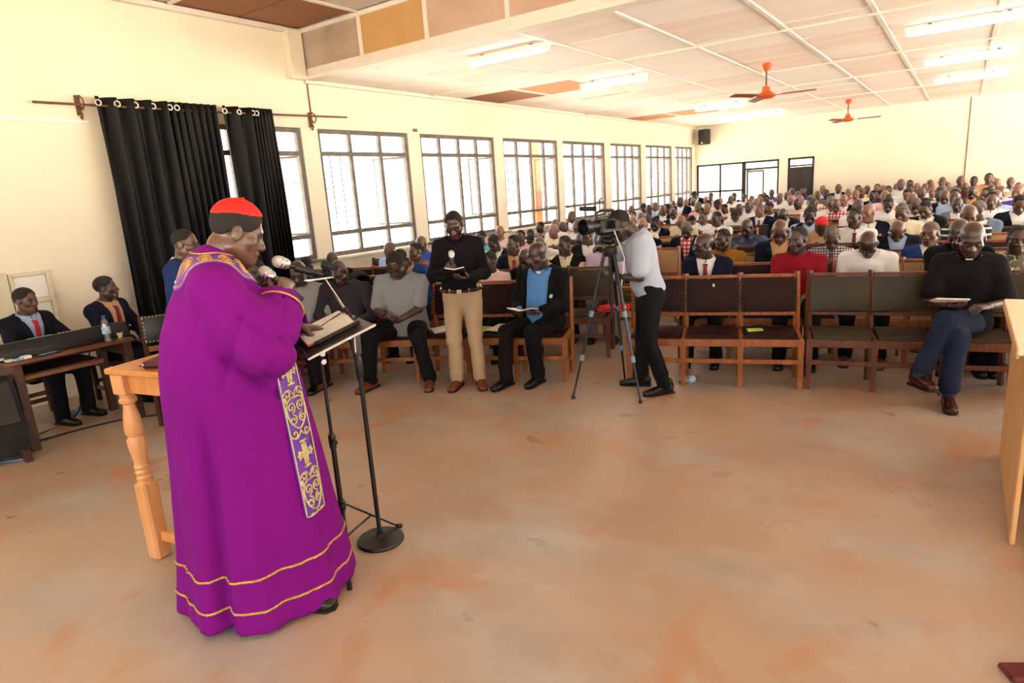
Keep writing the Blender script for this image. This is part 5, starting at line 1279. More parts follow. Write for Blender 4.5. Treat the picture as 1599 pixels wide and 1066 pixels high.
def bil(G, u, v):
    nu, nv = G.shape[:2]; x = min(max(u, 0), .9999) * (nu - 1); y = min(max(v, 0), .9999) * (nv - 1); i, j = int(x), int(y); fx, fy = x - i, y - j
    return G[i, j] * (1 - fx) * (1 - fy) + G[i + 1, j] * fx * (1 - fy) + G[i, j + 1] * (1 - fx) * fy + G[i + 1, j + 1] * fx * fy
def ribbon(b, G, uv, wd=.0042, lift=.0015):
    pts = [bil(G, u, v) + np.array([0, 0, 0]) for u, v in uv]; b.tube([tuple(p) for p in pts], wd, 5)
for k in range(9):
    c = (k + .5) / 9
    for sg in (-1, 1): ribbon(b, C3, [(c + sg * (.008 + .034 * (1 - q / 16)) * math.cos(q * .55), .5 + .36 * (1 - q / 17) * math.sin(q * .55) * sg) for q in range(16)], .0036)
for v in (.03, .97): ribbon(b, C3, [(u, v) for u in np.linspace(0, 1, 50)], .0035)
b.build('gold_embroidery', M_gold, stole, 180)
def panel(x0, x1, zt, zb, w_):
    NU, NV = 9, 60; G = np.zeros((NU, NV, 3)); K = []
    for i in range(NU):
        for j in range(NV):
            v = j / (NV - 1); z = zt + (zb - zt) * v; a = R_(x0 + (x1 - x0) * v); rr = float(robeR(np.array(a), z)); a -= (i / (NU - 1) - .5) * w_ / rr; rr = float(robeR(np.array(a), z)); G[i, j] = (rr, a, z)
    # keep it hanging: smooth along its length
    for _ in range(8): G[:, 1:-1, 0] = np.maximum(G[:, 1:-1, 0], (G[:, :-2, 0] + G[:, 2:, 0]) / 2); G[1:-1, :, 0] = np.maximum(G[1:-1, :, 0], (G[:-2, :, 0] + G[2:, :, 0]) / 2)
    G[..., 0] += .012; ang = G[..., 1].copy(); NR = np.stack([np.cos(ang), np.sin(ang), 0 * ang], -1); G = np.stack([G[..., 0] * np.cos(ang), .02 + G[..., 0] * np.sin(ang), G[..., 2]], -1)
    b = MB(); f_ = [tuple(p) for p in G.reshape(-1, 3)]; b.grid(f_, NU, NV, off=[tuple(p) for p in (G - NR * .007).reshape(-1, 3)]); b.build('stole_panel', M_stole, stole, 180)
    b = MB(); G2 = G + NR * .003; L = zt - zb
    def uv(x, y): return (x / w_ + .5, y / L)
    def sp(cx, cy, r, a0, turns, sg, n=22): return [uv(cx + sg * r * (1 - .82 * q / n) * math.cos(a0 + turns * 2 * math.pi * q / n), cy + r * (1 - .82 * q / n) * math.sin(a0 + turns * 2 * math.pi * q / n)) for q in range(n + 1)]
    y = .03; m = 0; W = w_
    while y < L:
        if m % 2 == 0:      # cross with leafy ends
            c = y + .062
            for dx, dy in ((0, -1), (0, 1), (-1, 0), (1, 0)):
                s_ = .056 if dy else .043
                for wv in (-.010, 0, .010): ribbon(b, G2, [uv(dx * q + wv * abs(dy), c + dy * q * s_ / .043 + wv * abs(dx)) for q in np.linspace(0, .032, 6)], .0045)
                for k in (-1, 1): ribbon(b, G2, [uv(dx * .034 + k * abs(dy) * q, c + dy * .046 + k * abs(dx) * q + (dy * .006 if dy else 0)) for q in np.linspace(0, .019, 5)], .0052)
                ribbon(b, G2, [uv(dx * q, c + dy * q * s_ / .043) for q in np.linspace(.03, .043, 4)], .0065)
            for k in np.linspace(0, 2 * math.pi, 8)[:-1]: ribbon(b, G2, [uv(.014 * math.cos(k), c + .014 * math.sin(k)), uv(.017 * math.cos(k + .6), c + .017 * math.sin(k + .6))], .0045)
            y += .135
        else:               # heart of scrolls
            c = y + .098
            for sg in (-1, 1):
                ribbon(b, G2, sp(sg * .026, c - .028, .023, math.pi / 2, 1.4, sg)); ribbon(b, G2, sp(sg * .026, c + .024, .022, -math.pi / 2, -1.4, sg))
                ribbon(b, G2, [uv(sg * xx, c + yy) for xx, yy in ((0, -.064), (.02, -.066), (.04, -.056), (.051, -.03), (.049, 0), (.04, .03), (.022, .052), (0, .066))], .0045)
                ribbon(b, G2, sp(sg * .033, c - .082, .019, math.pi, 1.1, -sg)); ribbon(b, G2, sp(sg * .033, c + .08, .019, math.pi, -1.1, -sg))
                ribbon(b, G2, [uv(sg * xx, c + yy) for xx, yy in ((.0, -.07), (.006, -.085), (.02, -.1), (.036, -.1))], .004)
                ribbon(b, G2, [uv(sg * xx, c + yy) for xx, yy in ((.0, .072), (.008, .086), (.022, .098), (.036, .097))], .004)
                ribbon(b, G2, [uv(sg * .048, c + yy) for yy in np.linspace(-.05, -.075, 4)], .0065)
            y += .205
        m += 1
    for sg in (-1, 1): ribbon(b, G2, [(.5 + sg * .47, v) for v in np.linspace(0, 1, 60)], .003)
    b.build('gold_embroidery', M_goldl, stole, 180)
panel(54, 43, 1.10, .42, .12)
panel(128, 132, 1.10, .42, .12)
b = MB(); b.v = []; me = F.collar('clerical', .004); link('standing_collar', me, robe, None, M_robe); me.transform(Matrix.Translation((0, .0, .012)))
add_shoes(t, F, M_shoe, (-42, 6))
b = MB(); b.tube([tuple(F.wl + F.dl * .13 + np.array([-.0, 0, .011])), tuple(F.wl + F.dl * .135 + np.array([.02, 0, .012]))], .006, 8); b.build('ring', M_brass, t)
hc_ = F.wr + F.dr * .075 + F.nr * .03
mdl = nrm(np.array((-.30, -.62, .62)))
mw = t.matrix_basis; P_ = mw @ Vector(hc_ + mdl * .035); D_ = (mw.to_3x3() @ Vector(mdl)).normalized()
mic(tuple(P_), D_, 'silver-headed microphone gripped near the mouth of the man in purple')
# ---------------------------------------------------------------- standing reader in black shirt
t = person('standing man in black shirt and khaki trousers reading a small open book', (-3.79, 4.60, 0), (.50, -.80), 'd', .995)
F = Fig('stand', lean=3, head=(4, 30, 0), hz=.93, wr=(.085, .285, 1.15), wl=(-.10, .30, 1.10), pr=(.75, -.4, -1), pl=(-.75, -.4, -1), dr=(-.55, .5, .65), dl=(.55, .75, .05), nr=(-.7, -.2, .3), nl=(.1, -.1, 1), cr=(60, 55), cl=(15, 20), belly=.02, bulk=1.0, armx=.175, ankles=((.11, .0, .085), (-.11, -.0, .085)))
BS = dress(t, F, 'd', topm=cloth('clerical'), collar='clerical', trm=cloth('khaki'), shoem=M_shoebr, zlo=.01, srot=(-14, 14), hair='short')
b = MB(); b.tube([tuple(F.T(((.158 + .014) * math.cos(a) * 1.08, .016 + (.128 + .016) * math.sin(a) * 1.05, .035))) for a in np.linspace(0, 2 * math.pi, 41)], .018, 6, flat=1.0); b.build('belt', M_shoedk, t)
b = MB(); b.box(tuple(F.T((0, .178, .035))), (.045, .012, .036)); b.build('belt_buckle', M_brass, t)
for x in (-.09, .09): b = MB(); b.box(tuple(F.T((x, .155, .035))), (.012, .02, .05)); b.build('belt_loop', cloth('khaki'), t)
mw = t.matrix_basis
def held_book(name, label, mw, c, pitch, yaw, w_, d_, m, pages=True, th=.012):
    o = thing(name, label, 'book'); o.matrix_basis = mw.normalized() @ Matrix.Translation(c) @ rotz(R_(yaw)) @ Matrix.Rotation(R_(pitch), 4, 'X')
    for s in (-1, 1):
        M = Matrix.Rotation(R_(-12 * s), 4, 'Y'); b = MB(); b.box((s * w_ / 2, 0, -.002), (w_, d_, .003), bev=.001, M=M); b.build('cover', m, o)
        b = MB(); b.box((s * w_ / 2 * .97, 0, th / 2), (w_ * .94, d_ * .95, th), bev=.002, M=M); b.build('page_block', M_paper, o)
    return o
held_book('pocket_bible', 'small open dark book with pale pages in the hands of the khaki-trousered man', mw, tuple(float(q) for q in (F.wl + F.dl * .11 + np.array([.02, .0, .035]))), 35, -8, .095, .14, M_lblack)
hp = F.wr + F.dr * .075 + F.nr * .03; md = nrm((.05, -.1, 1)); mic(tuple(mw @ Vector(hp + md * .05)), (mw.to_3x3() @ Vector(md)).normalized(), 'silver-headed microphone held upright before the chest of the man in the black shirt')
# ---------------------------------------------------------------- cameraman
t = person('cameraman in pale short-sleeved shirt and black jeans bending to the video camera', (-2.16, 5.16, 0), (-.88, -.48), 'd', .97)
F = Fig('stand', lean=12, head=(0, 30, 0), hz=.93, hfwd=.07, wr=(.10, .36, 1.30), wl=(-.10, .33, 1.08), pr=(1, -.4, -.5), pl=(-.5, -1, -.5), dr=(-.3, .85, .3), dl=(.2, .9, .35), nr=(0, .1, -1), nl=(.95, -.1, .1), cr=(30, 40), cl=(45, 50), knees=((.10, .06, .49), (-.10, .02, .49)), ankles=((.13, .08, .085), (-.14, -.10, .085)), belly=.01)
dress(t, F, 'd', topm=cloth('bluegrey'), shirt='short', collar='shirt', trm=cloth('denimdark'), shoem=M_shoe, zlo=-.03, hair='short', hthick=.010, hline=.03, e=.022, srot=(-10, 20), colm=mat('pale_blue_printed_collar', 'DCE6F5', .8, c2='4A6FB0', scale=60))
b = MB(); b.tube([tuple(F.wl - F.dl * .02 + (np.cross(F.dl, (0, 0, 1)) * math.cos(a) + np.array((0, 0, 1)) * math.sin(a)) * .031) for a in np.linspace(0, 2 * math.pi, 17)], .006, 6); b.build('bracelet', M_brass, t)
M_bag = mat('black_bag_cloth', '1B1C1F', .8, var=.2, scale=9)
# ---------------------------------------------------------------- front row, left
t = person('heavy man in grey short-sleeved shirt and black trousers looking down at a phone', (-4.57, 4.66, 0), (.42, -.9), 'd', 1.05)
F = Fig('sit', lean=12, head=(0, 36, 0), wr=(.055, .43, .66), wl=(-.055, .44, .65), dr=(-.45, .75, .05), dl=(.45, .75, .05), nr=(-.5, -.2, .7), nl=(.5, -.2, .7), cr=(40, 40), cl=(40, 40), pr=(.8, -.3, -.8), pl=(-.8, -.3, -.8), knees=((.24, .44, .505), (-.22, .44, .505)), ankles=((.29, .40, .085), (-.27, .36, .085)), belly=.06, bulk=1.1, w=1.05)
dress(t, F, 'd', topm=cloth('steelgrey'), shirt='short', collar='clerical', trm=cloth('charcoal'), shoem=M_shoebr, socks=M_sock['white'], srot=(-20, 12), zlo=-.05, hair='short', beard=.4)
S_ = F.shirt_sdf(.014, 'short'); link('button_placket', F.pm(F.patch(S_, [-1, 1], np.linspace(0, 1, 16), lambda u, v: (u * .014, .44 - .42 * v), .001, .003), 'button_placket'), t, None, cloth('steelgrey'))
o = thing('mobile_phone', 'mobile phone held in both hands by the man in grey', 'phone'); o.matrix_basis = t.matrix_basis.normalized() @ Matrix.Translation((0, .575, .70)) @ Matrix.Rotation(R_(40), 4, 'X')
b = MB(); b.box((0, 0, 0), (.07, .14, .009), bev=.004); b.build('body', M_bplastic, o); b = MB(); b.box((0, 0, .005), (.062, .128, .001), bev=0); b.build('screen', mat('bright_screen', 'CBD4E0', .15), o)
t = person('clergyman in dark grey shirt seated behind the music stand, head bowed', (-5.1, 4.38, 0), (.5, -.86), 'd', 1.0)
F = Fig('sit', lean=10, head=(8, 30, 0), belly=.05, bulk=1.1, knees=((.2, .43, .505), (-.18, .43, .505)), ankles=((.26, .3, .085), (-.17, .34, .085)))
dress(t, F, 'd', topm=cloth('darkgrey'), collar='clerical', tab=True, trm=cloth('charcoal'), shoem=M_shoebr, srot=(-15, 10), hair=None)
t = person('clergyman in mid grey short-sleeved shirt at the left end of the front chairs', (-5.5, 4.17, 0), (.5, -.86), 'd', 1.0)
F = Fig('sit', lean=8, head=(-6, 22, 0), belly=.05, bulk=1.08)
dress(t, F, 'd', topm=cloth('grey'), shirt='short', collar='clerical', tab=True, trm=cloth('charcoal'), hair=None)
u0 = unit_at((-6.98, 3.28), (-5.74, 3.82), 'front-row joined chairs farthest left, hidden behind the man in purple', M_chairwood, M_lbrown)
t = person('man in black clerical shirt with a white collar tab beside the curtain', (-6.0, 4.02, 0), (.4, -.9), 'd', 1.0)
F = Fig('sit', lean=3, head=(0, 8, 0), bulk=1.05); dress(t, F, 'd', topm=cloth('clerical'), collar='clerical', tab=True, trm=cloth('charcoal'), hair='short', hthick=.004)
t = person('man with round face half hidden at the edge of the narrow curtain', (-6.72, 4.42, 0), (.5, -.86), 'd', 1.02)
F = Fig('sit', lean=2, head=(-10, 5, 0)); dress(t, F, 'd', topm=cloth('clerical'), trm=cloth('charcoal'), hair='short')
t = person('man in black jacket and sky blue clerical shirt holding an open book', (-3.28, 5.24, 0), (.10, -1), 'd', 1.03)
F = Fig('sit', lean=4, head=(22, 12, 0), wr=(.10, .36, .69), wl=(-.13, .38, .69), pr=(.6, -.4, -1), pl=(-.6, -.4, -1), dr=(-.5, .8, -.05), dl=(.5, .8, -.05), nr=(-.1, 0, 1), nl=(.1, 0, 1), cr=(20, 25), cl=(20, 25), knees=((.20, .44, .51), (-.07, .43, .51)), ankles=((.21, .47, .085), (-.04, .31, .085)), belly=.06, bulk=1.04)
S_ = dress(t, F, 'd', topm=cloth('clergyblue'), collar='clerical', tab=True, jacket=True, jm=cloth('charcoal'), jz=-.16, jw=.115, jb=.10, low=False, lap=False, trm=cloth('charcoal'), hair=None, srot=(-10, -5))
link('button_placket', F.pm(F.patch(S_, [-1, 1], np.linspace(0, 1, 16), lambda u, v: (u * .013, .43 - .42 * v), .001, .003), 'button_placket'), t, None, cloth('clergyblue'))
J_ = F.jacket_sdf(zb=-.16, wt=.115, wb=.10, low=False, sleeves=False); link('lapels', F.lapels(J_, .12, .115, .109), t, None, cloth('charcoal')); link('badge', F.pm(F.patch(J_, [-1, 0, 1], [0, .5, 1], lambda u, v: (-.148 + u * .012, .30 - .03 * v), .003, .004), 'badge'), t, None, M_label)
held_book('maroon_book', 'open book with a dark red cover on the lap of the man in sky blue', t.matrix_basis, (-.02, .50, .735), 12, 4, .13, .19, M_mar, th=.008)
# ---------------------------------------------------------------- front row, right: priest with crossed legs
t = person('priest in black short-sleeved shirt sitting with crossed legs at the right', (.08, 6.17, 0), (.0, -1), 'd', 1.06)
F = Fig('sit', lean=6, head=(-4, 26, 0), wr=(.10, .33, .70), wl=(-.13, .33, .70), pr=(.6, -.4, -1), pl=(-.6, -.4, -1), dr=(-.6, .75, .0), dl=(.6, .7, .05), nr=(0, -.1, 1), nl=(.2, -.2, -.9), cr=(20, 25), cl=(30, 35), knees=((.035, .43, .49), (.11, .43, .60)), ankles=((.05, .52, .085), (.235, .54, .215)), bulk=.98, armx=.17, belly=.02)
S_ = dress(t, F, 'd', topm=cloth('clerical'), shirt='short', collar='clerical', tab=True, trm=cloth('slate'), shoem=M_shoedk, socks=M_sock['navy'], hair=None, e=.018, srot=(8, 32), spitch=(0, 6), tup=.86)
link('pocket', F.pm(F.patch(S_, np.linspace(-1, 1, 4), np.linspace(0, 1, 4), lambda u, v: (-.085 + u * .04, .30 - .09 * v), .001, .003), 'pocket'), t, None, cloth('clerical'))
link('button_placket', F.pm(F.patch(S_, [-1, 1], np.linspace(0, 1, 16), lambda u, v: (u * .014, .42 - .40 * v), .001, .003), 'button_placket'), t, None, cloth('clerical'))
o = thing('white_papers', 'white papers held on the lap of the priest with crossed legs', 'papers'); o.matrix_basis = t.matrix_basis.normalized() @ Matrix.Translation((.09, .50, .80)) @ rotz(R_(10)) @ Matrix.Rotation(R_(18), 4, 'X')
for k in range(3): b = MB(); b.box((.006 * k, .0, .004 * k), (.21, .15, .003), bev=0, rot=.08 * k); b.build('sheet', M_paper, o)
# ---------------------------------------------------------------- man in blue suit near the curtain and the two keyboard men
t = person('man in blue suit and spectacles standing before the curtain', (-5.27, 2.80, 0), (.72, .62), 'm', 1.0)
F = Fig('stand', lean=3, head=(0, 6, 0), hz=.915); dress(t, F, 'm', topm=cloth('white'), jacket=True, jm=cloth('bluesuit'), trm=cloth('bluesuit'), tie='navy', hair='short', hthick=.004); add_glasses(t, F)
t = person('seated man in black suit with a bright red tie behind the keyboard', (-7.02, 2.2, 0), (.95, .30), 'm', .945)
F = Fig('sit', lean=4, head=(-12, 2, 0), wr=(.12, .38, .74), wl=(-.12, .40, .74), hz=.55, cr=(20, 20), cl=(20, 20)); dress(t, F, 'm', topm=cloth('lightblue'), jacket=True, jm=cloth('midnight'), trm=cloth('midnight'), tie='red', hair='short', hthick=.010, hline=.03, jz=.10, jw=.095)
t = person('seated man in navy suit, tan shirt and dark red tie looking aside', (-6.97, 2.88, 0), (.92, .40), 'd', .95)
F = Fig('sit', lean=2, head=(-30, -4, 0), hz=.55); S_ = dress(t, F, 'd', topm=cloth('tan'), jacket=True, jm=cloth('navy'), trm=cloth('navy'), tie='maroon', hair='short', hthick=.009, hline=.03, jz=.02, jw=.10, jb=.06)
link('tie_badge', F.pm(F.patch(S_, [-1, 0, 1], [0, .5, 1], lambda u, v: (u * .02, .16 - .045 * v), .012, .004), 'tie_badge'), t, None, M_badge)
# x, y of the head, height of the crown, row, clothes, pose, hair, skin, label
CROWD = [
(-6.29, 4.82, 1.211, 1, 'S:black', 'B', 'short', 'd', 'short-haired man in black top, head bowed, in the second row'),
(-4.30, 5.75, 1.166, 1, 'S:palepink', 'L', 'short', 'd', 'man in pale pink shirt half hidden behind the khaki reader'),
(-6.87, 5.70, 1.181, 2, 'S:black', 'B', 'bald', 'd', 'bald man in black top, head bowed, a few rows back'),
(0.42, 7.01, 1.233, 1, 'P:camo', 'U', 'short', 'd', 'man in mottled grey-green shirt at the right edge'),
(-3.90, 5.89, 1.184, 1, 'J:black/white/-', 'BL', 'bald', 'd', 'man in black jacket bowed behind the sky blue clergyman'),
(-5.78, 6.15, 1.242, 2, 'P:brown', 'L', 'short', 'm', 'short-haired man in brown patterned shirt, looking left, a few rows back'),
(-5.23, 5.32, 1.240, 1, 'J:blue/tan/-', 'BB', 'short', 'd', 'man in blue suit bowed right behind the heavy man in grey'),
(-6.93, 6.83, 1.205, 3, 'S:lightblue', 'L', 'bald', 'm', 'bald man in light blue shirt, looking left, a few rows back'),
(-0.24, 7.74, 1.230, 2, 'J:blue/white/maroon', 'L', 'grey', 'm', 'grey-haired man in blue suit with maroon tie, left of the cross-legged priest'),
(-2.11, 6.43, 1.269, 1, 'J:navy/white/maroon', 'PL', 'bald', 'd', 'man in black suit with maroon tie and orange lapel badge behind the empty maroon chairs'),
(-1.27, 6.66, 1.293, 1, 'S:red', 'L', 'short', 'd', 'man in bright red polo shirt behind the empty maroon chairs'),
(-3.97, 6.86, 1.236, 2, 'V:black/cream', 'L', 'short', 'd', 'man in black sweater vest with cream collar and orange badge'),
(-0.69, 6.80, 1.220, 1, 'S:white', 'BB', 'bald', 'd', 'bald man in white shirt, head bowed, behind the olive leather chairs'),
(-2.19, 7.33, 1.240, 2, 'S:mustard', 'L', 'short', 'd', 'man in mustard brown jacket behind the black-suited man with maroon tie'),
(-4.58, 6.65, 1.274, 2, 'J:navy/tan/maroon', 'L', 'short', 'm', 'man in dark suit, tan shirt and maroon tie right of the khaki reader'),
(-6.45, 7.00, 1.265, 3, 'S:royal', 'U', 'bald', 'm', 'bald man in bright blue shirt, a few rows back'),
(-1.11, 7.59, 1.214, 2, 'P:whitecheck', 'B', 'grey', 'm', 'grey-haired man in checked shirt and spectacles, bowed beside the red polo'),
(-0.00, 6.93, 1.306, 1, 'J:black/black/-', 'BL', 'bald', 'd', 'man in black jacket directly behind the cross-legged priest'),
(-3.50, 7.00, 1.260, 2, 'S:lilac', 'L', 'short', 'd', 'short-haired man in lilac shirt, looking left, a few rows back'),
(-5.41, 7.37, 1.223, 3, 'V:navy/white', 'BL', 'short', 'd', 'short-haired man in navy vest over white shirt, bowed left, a few rows back'),
(-4.78, 7.59, 1.164, 3, 'S:white', 'BB', 'bald', 'm', 'bald man in white shirt, bent low, a few rows back'),
(-6.26, 8.18, 1.233, 4, 'S:teal', 'L', 'short', 'm', 'short-haired man in turquoise shirt, looking left, under the middle windows'),
(-5.62, 8.37, 1.214, 4, 'S:pink', 'U', 'short', 'd', 'short-haired man in pink shirt, under the middle windows'),
(-0.58, 8.56, 1.187, 3, 'J:navy/lightblue/-', 'BB', 'bald', 'm', 'bald man in navy suit over light blue shirt, bent low, a few rows back'),
(-4.72, 8.64, 1.104, 4, 'S:brown', 'BB', 'bald', 'd', 'bald man in brown top, bent low, under the fifth window'),
(-6.07, 9.35, 1.064, 5, 'S:cream', 'BB', 'short', 'd', 'short-haired man in cream shirt, bent low, under the middle windows'),
(-4.15, 7.80, 1.281, 3, 'J:black/white/-', 'L', 'short', 'm', 'short-haired man in black suit over white shirt, looking left, a few rows back'),
(-1.61, 7.47, 1.311, 2, 'J:navy/tan/-', 'B', 'bald', 'm', 'bald man in navy suit over tan shirt, head bowed, a few rows back'),
(-6.71, 10.34, 1.082, 6, 'S:white', 'B', 'short', 'd', 'short-haired man in white shirt, head bowed, under the middle windows'),
(-6.62, 9.22, 1.241, 5, 'S:palepink', 'U', 'bald', 'l', 'bald man in pale pink shirt, under the middle windows'),
(-2.40, 9.14, 1.224, 4, 'P:denim', 'BL', 'bald', 'd', 'bald man in dark blue patterned shirt, bowed left, by the doorway'),
(-5.66, 9.44, 1.220, 5, 'S:cream', 'L', 'bald', 'l', 'bald man in cream shirt, looking left, under the middle windows'),
(-3.20, 9.00, 1.223, 4, 'J:navy/pinkcheck/-', 'B', 'grey', 'd', 'grey-haired man in navy suit over pink checked shirt, head bowed, by the left glazing'),
(-3.81, 8.87, 1.177, 4, 'V:navy/palepink', 'BB', 'short', 'd', 'short-haired man in navy vest over pale pink shirt, bent low, by the last windows'),
(-1.49, 9.29, 1.201, 4, 'S:tan', 'BB', 'redcap', 'd', 'bald man in tan shirt with a bright red cap on his head'),
(0.17, 10.37, 1.292, 5, 'J:greyblue/white/-', 'PL', 'grey', 'm', 'grey-haired man in grey-blue jacket over white shirt, in profile, near the right edge'),
(0.08, 9.51, 1.285, 4, 'P:blackstripe', 'B', 'bald', 'm', 'bald man in black and white striped top, head bowed, near the right edge'),
(-1.12, 9.35, 1.314, 4, 'S:white/maroon', 'L', 'short', 'd', 'man in white shirt and maroon tie gazing left above the bowed white-shirted man'),
(-4.20, 9.78, 1.255, 5, 'S:cream', 'U', 'bald', 'l', 'bald man in cream shirt, by the last windows'),
(-7.17, 11.43, 1.158, 7, 'P:maroonplaid', 'L', 'short', 'd', 'short-haired man in maroon plaid shirt, looking left, under the middle windows'),
(-1.06, 10.24, 1.312, 5, 'J:navy/white/maroon', 'L', 'bald', 'l', 'bald man in navy suit with maroon tie, looking left, by the far wall'),
(-5.77, 10.50, 1.221, 6, 'S:white', 'PL', 'bald', 'm', 'bald man in white shirt, in profile, under the fifth window'),
(-5.98, 11.57, 1.188, 7, 'S:lilac', 'U', 'bald', 'd', 'bald man in lilac shirt, under the fifth window'),
(-3.36, 10.89, 1.256, 6, 'S:white/navy', 'L', 'short', 'd', 'short-haired man in white shirt and dark tie, looking left, by the left glazing'),
(-6.67, 11.49, 1.139, 7, 'S:tan', 'BL', 'bald', 'd', 'bald man in tan shirt, bowed left, under the middle windows'),
(-6.21, 10.43, 1.252, 6, 'S:white', 'U', 'bald', 'm', 'bald man in white shirt, under the middle windows'),
(-4.39, 10.75, 1.205, 6, 'J:navy/cream/-', 'B', 'short', 'd', 'short-haired man in navy suit over cream shirt, head bowed, by the last windows'),
(-0.66, 10.29, 1.301, 5, 'S:cream', 'BL', 'grey', 'm', 'grey-haired man in cream shirt, bowed left, far right'),
(-5.20, 11.66, 1.205, 7, 'S:white', 'R', 'bald', 'l', 'bald man in white shirt, looking right, by the last windows'),
(-3.89, 11.80, 1.219, 7, 'S:white', 'U', 'short', 'm', 'short-haired man in white shirt, by the left glazing, left one'),
(-6.78, 12.62, 1.155, 8, 'P:bluestripe', 'U', 'bald', 'm', 'bald man in blue striped shirt, under the fifth window'),
(0.65, 11.25, 1.303, 6, 'J:navy/white/-', 'B', 'short', 'm', 'short-haired man in navy suit over white shirt, head bowed, near the right edge'),
(-1.79, 10.15, 1.305, 5, 'V:navy/lightblue', 'B', 'short', 'd', 'short-haired man in navy vest over light blue shirt, head bowed, below the dark door'),
(-4.42, 12.76, 1.092, 8, 'S:white', 'BB', 'short', 'l', 'short-haired man in white shirt, bent low, by the left glazing, left one'),
(-3.93, 10.81, 1.207, 6, 'S:cream', 'BB', 'bald', 'l', 'bald man in cream shirt, bent low, by the left glazing'),
(0.36, 12.08, 1.330, 7, 'S:white', 'U', 'short', 'm', 'short-haired man in white shirt, near the right edge'),
(-5.48, 12.70, 1.211, 8, 'S:white', 'U', 'bald', 'm', 'bald man in white shirt, by the last windows, right one'),
(-1.39, 11.99, 1.307, 7, 'S:white', 'R', 'grey', 'm', 'grey-haired man in white shirt, looking right, by the far wall'),
(-5.77, 13.77, 1.169, 9, 'S:brown', 'U', 'short', 'm', 'short-haired man in brown top, by the last windows'),
(-0.59, 12.03, 1.286, 7, 'J:greyblue/white/maroon', 'B', 'grey', 'm', 'grey-haired man in grey-blue jacket with maroon tie, head bowed, far right'),
(-2.53, 11.91, 1.204, 7, 'J:navy/white/-', 'BB', 'bald', 'd', 'bald man in navy suit over white shirt, bent low, by the doorway'),
(-6.52, 14.65, 1.143, 10, 'S:white', 'U', 'short', 'm', 'short-haired man in white shirt, by the last windows'),
(-3.14, 12.82, 1.271, 8, 'J:navy/white/maroon', 'L', 'grey', 'l', 'grey-haired man in navy suit with maroon tie, looking left, by the doorway'),
(-3.59, 12.80, 1.170, 8, 'S:white', 'BB', 'short', 'm', 'short-haired man in white shirt, bent low, by the left glazing, right one'),
(-3.20, 13.77, 1.261, 9, 'J:navy/white/-', 'PL', 'short', 'm', 'short-haired man in navy suit over white shirt, in profile, by the doorway'),
(0.33, 13.77, 1.333, 9, 'S:redpink', 'L', 'short', 'm', 'short-haired man in rosy red shirt, looking left, near the right edge'),
(-2.38, 13.77, 1.284, 9, 'S:white', 'PL', 'bald', 'd', 'bald man in white shirt, in profile, below the dark door'),
(-0.11, 13.77, 1.336, 9, 'S:lightblue', 'U', 'short', 'm', 'short-haired man in light blue shirt, far right'),
(-1.97, 13.77, 1.252, 9, 'P:pinkcheck', 'B', 'bald', 'm', 'bald man in pink checked shirt, head bowed, by the far wall'),
(-0.74, 13.77, 1.283, 9, 'S:lightblue', 'BL', 'bald', 'm', 'bald man in light blue shirt, bowed left, far right'),
(-5.19, 13.77, 1.216, 9, 'V:navy/white', 'B', 'bald', 'd', 'bald man in navy vest over white shirt, head bowed, by the left glazing'),
(0.76, 13.77, 1.360, 9, 'S:purple', 'L', 'bald', 'l', 'bald man in violet blue shirt, looking left, near the right edge'),
(-2.19, 14.65, 1.235, 10, 'S:white', 'BL', 'bald', 'm', 'bald man in white shirt, bowed left, by the far wall'),
(-3.83, 14.65, 1.260, 10, 'S:white', 'U', 'bald', 'd', 'bald man in white shirt, by the doorway'),
(-7.08, 12.61, 1.305, 8, 'J:olive/white/-', 'L', 'bald', 'm', 'man in olive jacket seated under the fifth window, close to the wall'),
(-3.78, 13.77, 1.249, 9, 'S:white', 'B', 'bald', 'd', 'bald man in white shirt, head bowed, by the left glazing'),
(-4.73, 14.65, 1.260, 10, 'S:white', 'R', 'bald', 'l', 'bald man in white shirt, looking right, by the left glazing, right one'),
(-2.08, 15.53, 1.282, 11, 'J:black/white/-', 'U', 'bald', 'l', 'bald man in black suit over white shirt, by the far wall, right one'),
(-0.27, 14.65, 1.292, 10, 'J:navy/white/-', 'B', 'bald', 'm', 'bald man in navy suit over white shirt, head bowed, far right'),
(-4.60, 15.53, 1.194, 11, 'P:pinkstripe', 'BL', 'short', 'm', 'short-haired man in pink striped shirt, bowed left, by the left glazing'),
(-5.77, 14.65, 1.263, 10, 'J:black/white/-', 'U', 'bald', 'm', 'bald man in black suit over white shirt, by the last windows'),
(-0.38, 15.53, 1.316, 11, 'S:cream', 'U', 'short', 'd', 'short-haired man in cream shirt, far right'),
(-1.18, 14.65, 1.283, 10, 'S:pink', 'B', 'bald', 'd', 'bald man in pink shirt, head bowed, by the far wall'),
(0.59, 15.53, 1.296, 11, 'S:palepink', 'B', 'bald', 'm', 'bald man in pale pink shirt, head bowed, near the right edge'),
(-1.32, 15.53, 1.320, 11, 'S:white', 'U', 'bald', 'l', 'bald man in white shirt, by the far wall, fourth of 4 from left'),
(-5.23, 15.53, 1.267, 11, 'S:pink', 'U', 'grey', 'm', 'grey-haired man in pink shirt, by the left glazing'),
(-1.50, 16.41, 1.298, 12, 'S:royal', 'PL', 'short', 'm', 'short-haired man in bright blue shirt, in profile, by the far wall'),
(-4.10, 16.41, 1.262, 12, 'S:palepink', 'U', 'bald', 'l', 'bald man in pale pink shirt, by the doorway'),
(-1.71, 17.29, 1.278, 13, 'J:black/lightblue/-', 'L', 'short', 'd', 'short-haired man in black suit over light blue shirt, looking left, by the far wall'),
(-0.72, 16.41, 1.321, 12, 'J:green/maroon/-', 'R', 'grey', 'm', 'grey-haired man in dark green jacket over maroon shirt, looking right, far right'),
